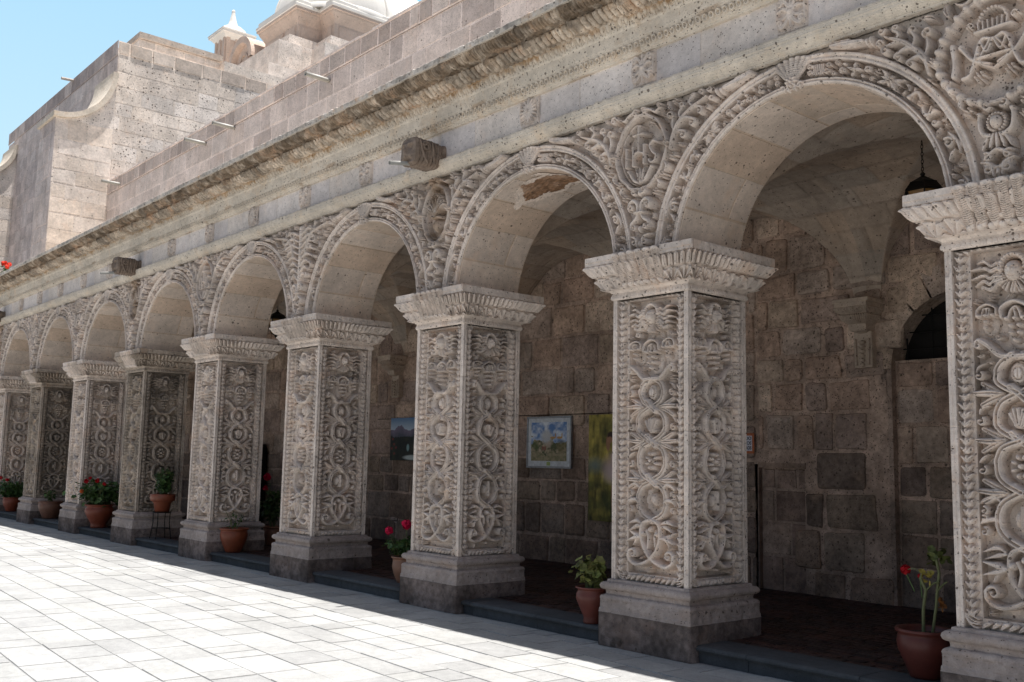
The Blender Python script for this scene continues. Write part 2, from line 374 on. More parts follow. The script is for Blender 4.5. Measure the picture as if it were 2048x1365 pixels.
def pillar_panel(Rf, hw, z0, z1, seed=0):
    """vine and medallion relief between z0 and z1, half width hw"""
    g = np.random.default_rng(seed); Hh = z1-z0; Z = lambda t: z1-t*Hh
    H = .138
    # cherub sun face -------------------------------------------------
    zc = Z(.068); Rf.mir = True
    for k, (dz, ln) in enumerate([(.055, .86), (.02, 1.), (-.02, 1.), (-.055, .88), (-.085, .7)]):
        e = hw*ln*.98
        Rf.S([(.07, zc+dz*.8), (.11, zc+dz+.012), (.16, zc+dz*1.25-.012), (.21, zc+dz*1.35+.014), (e, zc+dz*1.5)],
             [.012, .02, .019, .015, .004], H, .014)
    Rf.leaf([(.03, zc-.13), (.06, zc-.17), (.10, zc-.205)], .03, .035)
    for a in np.linspace(-.02, math.pi*.5, 7): Rf.blob(.088*math.cos(a), zc+.02+.1*math.sin(a), .027, .027, H*1.05)
    Rf.mir = False
    for a in np.linspace(math.pi*1.03, math.pi*1.97, 13):
        Rf.S([(.05*math.cos(a), zc-.03+.05*math.sin(a)), (.125*math.cos(a), zc-.02+.13*math.sin(a))], [.010, .019], H*.9, .0, .6)
    Rf.blob(0, zc+.0, .068, .084, H*1.35, 0, .4)
    Rf.blob(-.027, zc+.016, .019, .012, -.020, 0, .5, 'add'); Rf.blob(.027, zc+.016, .019, .012, -.020, 0, .5, 'add'); Rf.blob(-.027, zc+.016, .010, .007, .012, 0, .5, 'add'); Rf.blob(.027, zc+.016, .010, .007, .012, 0, .5, 'add')
    Rf.blob(0, zc-.006, .012, .028, .018, 0, .5, 'add'); Rf.blob(0, zc-.042, .024, .008, -.018, 0, .5, 'add')
    Rf.mir = True
    # grapes -----------------------------------------------------------
    def bunch(cx, cz, w, h_, cols, m=True):
        Rf.mir = False
        for sx in ((1, -1) if m else (1,)):
            X0 = cx*sx
            top = cz+h_*.28
            Rf.blob(X0, cz-.1*h_, w*.95, h_*.45, .040, 0, .3)
            Rf.S([(X0-w, top-.1*h_), (X0-w*.9, top+.12*h_), (X0, top+.26*h_), (X0+w*.9, top+.12*h_), (X0+w, top-.1*h_)], w*.17, H*.95, .0)
            Rf.S([(X0-w*.45, top-.14*h_), (X0-w*.35, top+.05*h_), (X0, top+.12*h_), (X0+w*.35, top+.05*h_), (X0+w*.45, top-.14*h_)], w*.13, H*.95)
            Rf.S([(X0, top+.1*h_), (X0, top-.12*h_)], w*.12, H*.9)
            br = w/cols*.94
            rows = int((h_*.62)/(br*1.75))+1
            for i in range(rows):
                zz = top-.13*h_-i*br*1.75; f = 1-((i+.3)/rows)**2*.85
                k = max(1, int(round(cols*f+.2-(i % 2)*.9)))
                for j in range(k): Rf.blob(X0+(j-(k-1)/2)*2*br*.95, zz, br*.80, br*.80, H*1.1, 0, .5)
        Rf.mir = True
    zg = Z(.205)
    bunch(0, zg-.03, .096, .31, 3, False); bunch(.205, zg+.02, .070, .21, 2.5)
    # vine ------------------------------------------------------------
    meds = [(.348, .066, .090), (.465, .084, .098), (.598, .080, .106), (.742, .088, .118)]
    xs = [.402, .528, .668, .815]                # crossings
    ampl = [.135, .158, .158, .168]
    tops = .275
    ctl = [(hw*.88, Z(.262)), (hw*.60, Z(.272)), (.10, Z(.300)), (0.02, Z(.302))]
    ribbon = lambda P, h: (Rf.S(P, .027, h, .04, .25, n=30))
    Rf.mir = True
    Rf.curl((hw*.83, Z(.262)-.012), .033, math.pi*.5, .9, .017, H*1.02, d=-1)
    Rf.S([(hw*.85, Z(.250)), (hw*.62, Z(.268)), (hw*.35, Z(.298)), (0, Z(.302)+.003)], .025, H*1.04, .015, .4, n=24)
    prev = Z(.300); seq = [(t, a) for (t, _, _), a in zip(meds, ampl)]
    sgn = 1
    for k, ((t, rx, rz), a, c) in enumerate(zip(meds, ampl, xs)):
        za, zb, zm = (Z(.298) if k == 0 else Z(xs[k-1])), Z(c), Z(t)
        s0 = .0 if k else .03
        path = [(s0, za), (a*.70, za-(za-zm)*.34), (a*.97, za-(za-zm)*.72), (a, zm), (a*.95, zm-(zm-zb)*.34), (a*.66, zm-(zm-zb)*.68), (0., zb)]
        Rf.mir = False
        lo, hi = H*.90, H*1.04
        Rf.S(path, .031, lo, .046, .25, n=44)
        Rf.S([(-x, z) for x, z in path], .031, hi, .046, .25, n=44)
        if k < 3:   # over-pass at the crossing
            Rf.S([(-.05, zb+.045), (0, zb), (.05, zb-.045)], .031, H*1.10, .046, .25)
        Rf.mir = True
    # medallions -------------------------------------------------------
    Rf.mir = False
    t, rx, rz = meds[0]; zc = Z(t); Rf.blob(0, zc, rx*1.08, rz, H*.85, 0, .35)
    for q in (.85, .5): 
        th = np.linspace(0, 2*math.pi, 25); P = np.stack([rx*q*np.cos(th), zc+rz*q*1.02*np.sin(th)], 1); Rf.stroke(P, .0055, -.020, 0, .5, 'add')
    Rf.stroke([(0, zc-rz*.4), (0, zc+rz*.4)], .005, -.010, 0, .5, 'add')
    t, rx, rz = meds[1]; zc = Z(t)
    for a in np.linspace(-1.05, 1.05, 5):
        Rf.S([(a*.018, zc-rz*.75), (math.sin(a)*rx*.78, zc+math.cos(a)*rz*.55)], [.010, .021], H*1.0, 0, .45)
    Rf.blob(0, zc-rz*.62, rx*.72, rz*.3, H*.95); 
    t, rx, rz = meds[2]; zc = Z(t); Rf.blob(0, zc, rx*1.05, rz, .016, 0, .2)
    for k in range(8):
        a = k*math.pi/4+.39; Rf.blob(rx*.68*math.cos(a), zc+rz*.66*math.sin(a), rx*.37, rx*.24, H*.98, a)
    Rf.blob(0, zc, rx*.3, rx*.3, H*1.15); Rf.blob(0, zc, rx*.13, rx*.13, -.012, 0, .5, 'add')
    t, rx, rz = meds[3]; zc = Z(t)
    for sx in (1, -1):
        Rf.blob(sx*.029, zc+.012, .037, .066, H*.95, sx*.12, .35)
        Rf.stroke([(sx*.008, zc+.05), (sx*.028, zc+.056), (sx*.036, zc+.03), (sx*.030, zc+.0)], .005, -.009, 0, .5, 'add')
    Rf.stroke([(0, zc-.07), (0, zc+.10)], .007, H*1.1)
    # side leaves ------------------------------------------------------
    Rf.mir = True
    for c in xs[:3]:
        z = Z(c); e = hw
        Rf.S([(.10, z+.005), (.17, z+.028), (e*.84, z+.078)], [.014, .030, .021], H*.90, .03)
        Rf.S([(.10, z), (.19, z+.0), (e*.97, z+.006)], [.012, .029, .020], H*1.0, .032)
        Rf.S([(.10, z-.01), (.17, z-.03), (e*.84, z-.078)], [.014, .030, .021], H*.90, .03)
    for k, (t, _, _) in enumerate(meds[:3]):
        z = Z(t); Rf.curl((hw*.86, z-.030+.02*(k == 0)), .033, 2.2, 1., .014, H*.95)
        Rf.S([(hw*.70, z+.085), (hw*.86, z+.06), (hw*.92, z+.02)], [.006, .014, .006], H*.85)
    for dz, s2 in ((.075, 1), (-.075, 1)):
        z = Z(.742)+dz
        Rf.S([(.15, z+.055), (.20, z+.085), (hw*.86, z+.065), (hw*.97, z+.03)], [.01, .022, .018, .004], H, .010)
        Rf.curl((hw*.86, z-.012), .030, 1.6, 1., .013, H*.95)
    Rf.curl((hw*.88, Z(.742)-.0), .03, 1.2, 1., .014, H*.95)
    # bottom knot --------------------------------------------------------
    z = Z(.815)
    Rf.S([(.02, z), (.09, z-.03), (.12, z-.11), (.10, z-.21), (.02, z-.33), (-.09, z-.40), (-hw*.62, z-.41), (-hw*.86, z-.37), (-hw*.9, z-.31)], .025, H*1.05, .014, .4, n=40)
    Rf.curl((hw*.72, Z(.935)), .055, -.6, 1.15, .020, H*1.05, d=1)
    Rf.S([(.06, z-.09), (.035, z-.16), (.05, z-.25)], [.018, .02, .012], H*.9, .006)
    Rf.blob(.085, z-.12, .030, .032, H*1.15)
    Rf.mir = False; Rf.blob(0, z-.075, .033, .036, H*1.1); Rf.blob(0, z-.435, .017, .017, H); Rf.mir = True
    Rf.S([(.13, z-.02), (.19, z+.0), (hw*.95, z-.035)], [.012, .024, .004], H, .010)
    Rf.S([(.13, z-.045), (.18, z-.055), (hw*.9, z-.09)], [.012, .022, .004], H*.95, .010)
    Rf.S([(.12, z-.14), (.19, z-.13), (hw*.93, z-.10)], [.014, .028, .006], H, .010)
    Rf.S([(.12, z-.15), (.19, z-.165), (hw*.93, z-.20)], [.014, .028, .006], H, .010)
    Rf.S([(.15, z-.15), (.20, z-.2), (hw*.7, z-.24)], [.012, .02, .006], H*.9)
    Rf.mir = False

# ------------------------------------------------------------------ masonry
def masonry(mb, U0, U1, V0, V1, mapf, rowh=(.36, .46), bw=(.35, .8), joint=.014, proud=.012, pal=None, nsub=0, skip=None, seed=0,
            mortar=(1.25, 1.2, 1.15), back=True, wob=.006, quad_back=.5, vary=.12, low=None, rnd=0.):
    g = np.random.default_rng(seed); v = V0; pal = np.array(pal if pal is not None else [(1, 1, 1)])
    while v < V1-1e-6:
        h = g.uniform(*rowh); 
        if V1-v-h < rowh[0]*.5: h = V1-v
        v1 = min(V1, v+h); u = U0-g.uniform(0, bw[1]*.7)
        while u < U1:
            wd = g.uniform(*bw); a, b = max(u, U0), min(u+wd, U1); u += wd
            if b-a < .05: continue
            if skip is not None and skip(a, b, v, v1): continue
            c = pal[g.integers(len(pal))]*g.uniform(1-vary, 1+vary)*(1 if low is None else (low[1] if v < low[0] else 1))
            j = joint*g.uniform(.7, 1.6)/2; pr_ = proud*g.uniform(.5, 1.3)
            nu = max(1, int(math.ceil((b-a)/nsub))) if nsub else 1; nv = max(1, int(math.ceil((v1-v)/nsub))) if nsub else 1
            cor = g.uniform(-wob, wob, (4, 2))
            A = np.array([[a+j, v+j], [b-j, v+j], [b-j, v1-j], [a+j, v1-j]])+cor
            if rnd:
                O = []; rc = min(rnd*g.uniform(.5, 1.4), (b-a)*.3, (v1-v)*.3)
                for q in range(4):
                    p, pp, pn = A[q], A[q-1], A[(q+1) % 4]; e1 = (pp-p)/np.linalg.norm(pp-p); e2 = (pn-p)/np.linalg.norm(pn-p)
                    for t in (0, .5, 1): O.append(p+e1*rc*(1-t)**2+e2*rc*t**2)
                    for t in (.33, .66): O.append(p+e2*rc*(1-t)+(pn-e2*rc-p)*t+g.normal(0, .004, 2))
                O = np.array(O); cen = O.mean(0); m_ = len(O)
                ti = [(O-cen)*(1-f/np.linalg.norm(O-cen, axis=1)[:, None])+cen for f in (0., .016, .05)]
                hs = (-.012, pr_, pr_*1.25+.004); rings = [mapf(T[:, 0], T[:, 1], np.full(m_, hh)+(g.normal(0, .0025, m_) if hh > 0 else 0)) for T, hh in zip(ti, hs)]
                ctr = mapf(cen[:1], cen[1:], np.array([pr_*1.3+.005]))
                mb.add(np.vstack(rings+[ctr]), [[r_*m_+q, r_*m_+(q+1) % m_, (r_+1)*m_+(q+1) % m_, (r_+1)*m_+q] for r_ in (0, 1) for q in range(m_)], [[2*m_+q, 2*m_+(q+1) % m_, 3*m_] for q in range(m_)], tint=c)
                continue
            s_ = np.linspace(0, 1, nu+1)[:, None, None]; t_ = np.linspace(0, 1, nv+1)[None, :, None]
            G = A[0]*(1-s_)*(1-t_)+A[1]*s_*(1-t_)+A[2]*s_*t_+A[3]*(1-s_)*t_
            bev = min(.012, joint)
            # inner (raised) grid and outer ring
            cen = A.mean(0); k = 1-2*bev/np.maximum((A.max(0)-A.min(0)), .05)
            Gi = cen+(G-cen)*k
            P = mapf(Gi[..., 0], Gi[..., 1], np.full(Gi.shape[:2], pr_))
            mb.grid(P, tint=c)
            n1, n2 = nu+1, nv+1
            ring = [(i, 0) for i in range(n1)]+[(n1-1, jx) for jx in range(1, n2)]+[(i, n2-1) for i in range(n1-2, -1, -1)]+[(0, jx) for jx in range(n2-2, 0, -1)]
            ri = tuple(np.array(ring).T)
            O = mapf(G[ri][:, 0], G[ri][:, 1], np.full(len(ring), -.012)); I = P[ri]; m_ = len(ring)
            mb.add(np.vstack([O, I]), [[q, (q+1) % m_, m_+(q+1) % m_, m_+q] for q in range(m_)], tint=np.array(c)*.97)
        v = v1
    if back:
        nu = max(1, int((U1-U0)/quad_back)); nv = max(1, int((V1-V0)/quad_back))
        U, V = np.meshgrid(np.linspace(U0, U1, nu+1), np.linspace(V0, V1, nv+1), indexing='ij')
        P = mapf(U, V, np.full(U.shape, 0.)); mk = None
        if skip is not None:
            mk = np.array([[not skip(U[i, j], U[i+1, j], V[i, j], V[i, j+1]) for j in range(nv)] for i in range(nu)])
        mb.grid(P, mask=mk, tint=mortar)
st3 = lambda a, b, c: np.stack(np.broadcast_arrays(a, b, c), -1).astype(float)
yface = lambda y0: (lambda U, V, h: st3(U, y0-h, V))            # faces -y
xface = lambda x0: (lambda U, V, h: st3(x0+h, U, V))            # faces +x

# ------------------------------------------------------------------ dimensions
L = 3.4; HS = 3.806; WS = .478; DS = .894; ZB = .62; ZT = 3.375; RI = 1.30; RO = 1.565; ZA = 3.675; WALLF = -.015; WB = .90
GD = 4.10; FZ = .15
BAYS = list(range(-2, 10))           # bay k spans x from -(k+1)L to -kL
PILS = list(range(-1, 10))

# ================================================================== PILLARS
def build_face(seed, width):
    hw = width/2; res = .0052
    Rf = Relief(-hw, hw, ZB, ZT, res); Rf.jit = .0038; Rf.jg = np.random.default_rng(seed+40); X, Zg = np.meshgrid(Rf.x, Rf.z, indexing='ij')
    iw = hw-.168
    pillar_panel(Rf, iw, ZB+.10, ZT-.02, seed)
    for rr_ in (.040, .028): Rf.fill(lambda x, z, r: abs(x) < iw-r*.9 and ZB+.12 < z < ZT-.06 and not (min(abs(z-(ZT-.02-t_*(ZT-ZB-.12))) for t_ in (.348, .465, .598, .742)) < .13 and abs(x) < .15), rr_, .120, 1500, seed+int(rr_*1000))
    ax = np.abs(X)
    inner = (ax < iw) & (Zg > ZB+.085) & (Zg < ZT-.02)
    base = np.where(inner, -.146, -.012)
    # smooth edge
    H = np.where(inner, base+np.minimum(Rf.H, .195), base)
    # braided borders, both sides
    B = Relief(-hw, hw, ZB, ZT, res); B.mir = True; B.jit = .003; B.jg = np.random.default_rng(seed+7); bx = hw-.105
    z = ZB+.10; k = 0
    while z < ZT-.05:
        B.S([(bx-.036, z+.040), (bx-.012, z+.014), (bx, z-.004)], [.007, .016, .006], .028, .004)
        B.S([(bx+.036, z+.040), (bx+.012, z+.014), (bx, z-.004)], [.007, .016, .006], .028, .004)
        B.blob(bx, z+.034, .011, .022, .030)
        z += .064; k += 1
    B.mir = True
    for q in range(4): B.S([(hw-.15, ZB+.015+q*.02), (hw-.10, ZB+.03+q*.022), (hw-.055, ZB+.085+q*.008)], .009, .024)
    B.mir = False
    for x in np.arange(-iw+.04, iw, .062): B.leaf([(x-.03, ZB+.022), (x, ZB+.050), (x+.028, ZB+.062)], .019, .026, .006)
    for x in np.arange(-hw+.09, hw-.08, .060): B.leaf([(x-.02, ZT-.012), (x+.01, ZT-.03), (x+.035, ZT-.028)], .014, .020, .004)
    border = (~inner) & (ax < hw-.052)
    H = np.where(border, -.060+B.H*2.1, H)
    H = np.where(ax >= hw-.052, 0., H)
    # worn fillet line beside the corner
    H -= .006*np.exp(-((ax-(hw-.028))/.004)**2)*(ax > hw-.05)
    H += .0016*vnoise(H.shape, (14, 60), seed+3, 3)*(ax < hw-.002)
    # block joints across the pillar
    for zj in (1.33+.02*seed, 2.06, 2.74): H -= .007*np.exp(-((Zg-zj)/.005)**2)*(ax < hw-.003)
    chip = vnoise(H.shape, (6, 50), seed+9, 2); H -= np.where(ax > hw-.03, np.clip(chip-1.3, 0, 1)*.012, 0)*(ax < hw-.0015)
    mb = MB(); mb.grid(np.stack([X, -H, Zg], -1))
    me = mb.mesh('carved_panel', False); me.materials.append(m_carved); return me
# capital profile: e (overhang), z
CAPP = [(.0, ZT), (.012, ZT+.004), (.018, ZT+.020), (.014, ZT+.050), (.010, ZT+.070), (.026, ZT+.085), (.040, ZT+.095), (.048, ZT+.105),
        (.075, ZT+.15), (.105, ZT+.20), (.118, ZT+.222), (.120, ZT+.228), (.128, ZT+.236), (.150, ZT+.275), (.180, ZT+.320),
        (.192, ZT+.338), (.190, ZT+.343), (.213, ZT+.346), (.214, ZT+.350), (.214, ZT+.424), (.210, ZT+.431)]
def prof_sample(pr_, step):
    pr_ = np.array(pr_, float); d = np.r_[0, np.cumsum(np.hypot(*np.diff(pr_, axis=0).T))]
    n = int(d[-1]/step)+2; s_ = np.linspace(0, d[-1], n); s_ = np.unique(np.r_[s_, d])
    return np.interp(s_, d, pr_[:, 0]), np.interp(s_, d, pr_[:, 1]), s_, d
def leaf_rows(sx, z, zlo, zhi, n, amp, kind=0):
    """row of n leaves across sx in [-1,1]; returns relief"""
    t = np.clip((z-zlo)/(zhi-zlo), 0, 1); inside = ((z > zlo) & (z < zhi))
    u = ((sx+1)/2*n) % 1.; u2 = np.abs(u-.5)*2
    if kind == 0:   # upright rounded leaves with a bright rib and a curled tip
        edge = np.clip(1-(u2/(.93-.45*np.clip((t-.55)/.45, 0, 1)**2))**4, 0, 1)**.5
        h = edge*(.55+.45*np.sin(t*math.pi)**.5)+.35*np.exp(-(u2/.13)**2)*edge+.30*np.exp(-((t-.86)/.1)**2)*edge
    else:           # fanned scroll leaves
        ang = np.arctan2(u-.5, t*.9+.12); rad = np.hypot(u-.5, t*.9)
        h = (.55+.45*np.cos(ang*11))*np.clip(1-(rad/.98)**6, 0, 1)+.3*np.exp(-((rad-.8)/.09)**2)
    return amp*h*inside
def capital_sheet(mb, hw, side):
    e, z, s_, d = prof_sample(CAPP, .008); nx = 230
    sx = np.linspace(-1, 1, nx); S_, E_ = np.meshgrid(sx, e, indexing='ij'); Zz = np.meshgrid(sx, z, indexing='ij')[1]
    h = leaf_rows(S_, Zz, ZT+.098, ZT+.222, 8, .052, 1)+leaf_rows(S_, Zz, ZT+.232, ZT+.336, 18, .050, 0)
    h += leaf_rows(S_, Zz, ZT+.012, ZT+.05, 26, .008, 0)
    h += .002*vnoise(h.shape, (30, 8), 5+side, 3)*(np.abs(S_) < .985)*(Zz > ZT+.01)
    W = hw+E_+h
    if side == 0: P = np.stack([S_*W, -(E_+h), Zz], -1)
    mb.grid(P)
def pillar_meshes():
    faceA = [build_face(k, 2*WS) for k in (0, 2, 4)]; faceB = [build_face(k, 2*WS) for k in (1, 3, 5)]
    # capital: four sheets around, plus the top
    cap = MB(); 
    for k in range(4):
        m_ = MB(); capital_sheet(m_, WS, 0); V = m_.v[0].copy()
        # sheet built at front of a square shaft of half width WS; move to centre frame, rotate, then stretch depth
        V[:, 1] -= WS; a = k*math.pi/2; c_, s__ = math.cos(a), math.sin(a)
        X = V[:, 0]*c_-V[:, 1]*s__; Y = V[:, 0]*s__+V[:, 1]*c_; V[:, 0] = X
        V[:, 1] = Y+WS-(2*WS-DS)*(Y+WS)/(2*WS)*1.0
        cap.add(V, m_.q[0])
    cap.box(-WS-.208, WS+.208, -.208, DS+.208, HS-.05, HS+.001)
    capm = cap.mesh('capital', False); capm.materials.append(m_carved)
    # feather ornament
    F = Relief(-.32, .32, 0, .47, .0048); 
    for k, x in enumerate(np.linspace(-.23, .23, 6)):
        xt = x*1.12; rib = [(x*.94, .13), (x, .2), (xt, .42)]
        F.S(rib, [.026, .038, .041, .036], .040, 0, .35)
        for q in np.arange(.15, .43, .017):
            xc = np.interp(q, [.13, .42], [x*.96, xt])
            F.stroke([(xc, q-.012), (xc-.04, q+.010)], .0038, -.011, 0, .5, 'add'); F.stroke([(xc, q-.012), (xc+.04, q+.010)], .0038, -.011, 0, .5, 'add')
        F.stroke([(x*.96, .15), (xt, .42)], .005, .010, 0, .5, 'add')
        F.blob(xt, .44, .046, .028, .034)
    for x in np.linspace(-.25, .25, 7): F.blob(x*.93, .112, .030, .030, .046)
    F.clipneg()
    e, z, s_, d = prof_sample(CAPP, .005); ss = d[-1]; Xf, Tf = np.meshgrid(F.x, F.z, indexing='ij')
    s0 = np.interp(ZT+.06, z, s_); 
    lin_e = np.interp(Tf, [0, .1, .30, .47], [.03, .075, .165, .232]); lin_z = ZT+.02+Tf*.87
    mk = (F.H[:-1, :-1]+F.H[1:, 1:]+F.H[1:, :-1]+F.H[:-1, 1:]) > .004
    fm = MB(); fm.grid(np.stack([Xf, -(lin_e+F.H*1.15)+.004, np.minimum(lin_z, HS+.012)], -1), mask=mk)
    feather = fm.mesh('feather_ornament', False); feather.materials.append(m_carved)
    # base mouldings
    prof = [(.0, ZB+.012), (.026, ZB+.006), (.030, ZB-.012), (.034, ZB-.016), (.060, ZB-.020), (.078, ZB-.036), (.084, ZB-.056), (.076, ZB-.078), (.058, ZB-.092),
            (.040, ZB-.096), (.036, ZB-.118), (.038, ZB-.134), (.060, ZB-.140), (.076, ZB-.152), (.082, ZB-.170), (.078, ZB-.19), (.080, ZB-.196), (.078, ZB-.205), (.080, ZB-.262), (.086, ZB-.27), (.088, ZB-.298), (.092, ZB-.305)]
    e, z, s_, d = prof_sample(prof, .012); nx = 120; sx = np.linspace(-1, 1, nx)
    b = MB(); S_, E_ = np.meshgrid(sx, e, indexing='ij'); Zz = np.meshgrid(sx, z, indexing='ij')[1]
    for k in range(4):
        nz = .0035*vnoise(S_.shape, (16, 5), 30+k, 3); nz *= np.clip((1-np.abs(S_))*12, 0, 1)
        W = WS+E_; V = np.stack([S_*W, -(E_+nz)-WS, Zz], -1).reshape(-1, 3); a = k*math.pi/2; c_, s__ = math.cos(a), math.sin(a)
        X = V[:, 0]*c_-V[:, 1]*s__; Y = V[:, 0]*s__+V[:, 1]*c_
        V[:, 0] = X; V[:, 1] = Y+WS-(2*WS-DS)*(Y+WS)/(2*WS)
        i = np.arange(S_.size).reshape(S_.shape); q = np.stack([i[:-1, :-1], i[1:, :-1], i[1:, 1:], i[:-1, 1:]], -1).reshape(-1, 4); b.add(V, q)
    base = b.mesh('base_moulding', True); base.materials.append(m_basem)
    # plinth with worn edges
    p = MB(); wx = WS+.096; zt = ZB-.306; n = 70
    for k in range(4):
        U, V = np.meshgrid(np.linspace(-1, 1, n), np.linspace(0, 1, 26), indexing='ij'); nz = .006*vnoise(U.shape, (12, 5), 50+k, 3)
        ed = np.clip((1-np.abs(U))*14, 0, 1); off = .5*nz*ed+(-.010*(1-ed)**2)
        W = wx+off*0; X0 = U*(wx-.004); Y0 = -(.096+off)-WS; Zz = V*zt
        VV = np.stack([X0, Y0, Zz], -1).reshape(-1, 3); a = k*math.pi/2; c_, s__ = math.cos(a), math.sin(a)
        X = VV[:, 0]*c_-VV[:, 1]*s__; Y = VV[:, 0]*s__+VV[:, 1]*c_
        VV[:, 0] = X; VV[:, 1] = Y+WS-(2*WS-DS)*(Y+WS)/(2*WS); i = np.arange(U.size).reshape(U.shape)
        p.add(VV, np.stack([i[:-1, :-1], i[1:, :-1], i[1:, 1:], i[:-1, 1:]], -1).reshape(-1, 4))
    p.box(-wx+.01, wx-.01, -.085, DS+.085, .0, zt-.002)
    pl = p.mesh('plinth', True); pl.materials.append(m_plinth)
    return faceA, faceB, capm, feather, base, pl
fA, fB, fcap, ffea, fbase, fplin = pillar_meshes()
PLAB = {0: 'carved stone pillar cut off by the right edge of the photo, nearest the camera',
        1: 'carved stone pillar right of the framed picture, sun lit face full in view, under the IHS shield',
        2: 'carved stone pillar between the mountain painting and the framed picture, below the large rain spout',
        3: 'carved stone pillar just left of the pink geranium in the pale pot',
        4: 'carved stone pillar behind the wide orange bowl pot',
        5: 'stained carved stone pillar beside the shrub pot on the iron stand, with yellowed capital',
        6: 'pale carved stone pillar with the bushy red flowered pot at its right foot',
        7: 'stained carved stone pillar at far left with a brown bowl pot at its right foot',
        8: 'farthest carved stone pillar, cut by the left edge of the photo',
        -1: 'carved stone pillar of the arcade out of view on the right', 9: 'carved stone pillar out of view at the far left end'}
m_stained = stone('stained_sillar', (.46, .385, .315), pits=1.1, stain_amt=.75, stain=(.40, .25, .13), var=.35, streak=.3)
STN = {}
def stained(me):
    if me.name not in STN:
        c = me.copy(); c.materials.clear(); c.materials.append(m_stained); STN[me.name] = c
    return STN[me.name]
for k in PILS:
    w_ = stained if k in (5, 7) else (lambda m: m)
    t = thing('carved_pillar', PLAB[k], 'pillar', (-k*L, 0, 0), 'carved pillars carrying the arcade')
    ob('carved_panel', w_(fA[k % 3]), t)
    ob('carved_panel', w_(fB[(k+1) % 3]), t, (WS, DS/2, 0), math.pi/2, (DS/(2*WS), 1, 1))
    ob('carved_panel', fA[0], t, (0, DS, 0), math.pi); ob('carved_panel', fB[0], t, (-WS, DS/2, 0), -math.pi/2, (DS/(2*WS), 1, 1))
    cp_ = ob('capital', w_(fcap), t); ob('feather_ornament', ffea, cp_); ob('base_moulding', fbase, t); ob('plinth', fplin, t)

# ================================================================== ARCADE WALL
arc = thing('arcade_wall', 'long carved stone arcade wall of round arches with leafy cornice, resting on the carved pillars', 'arcade wall', (0, 0, 0))
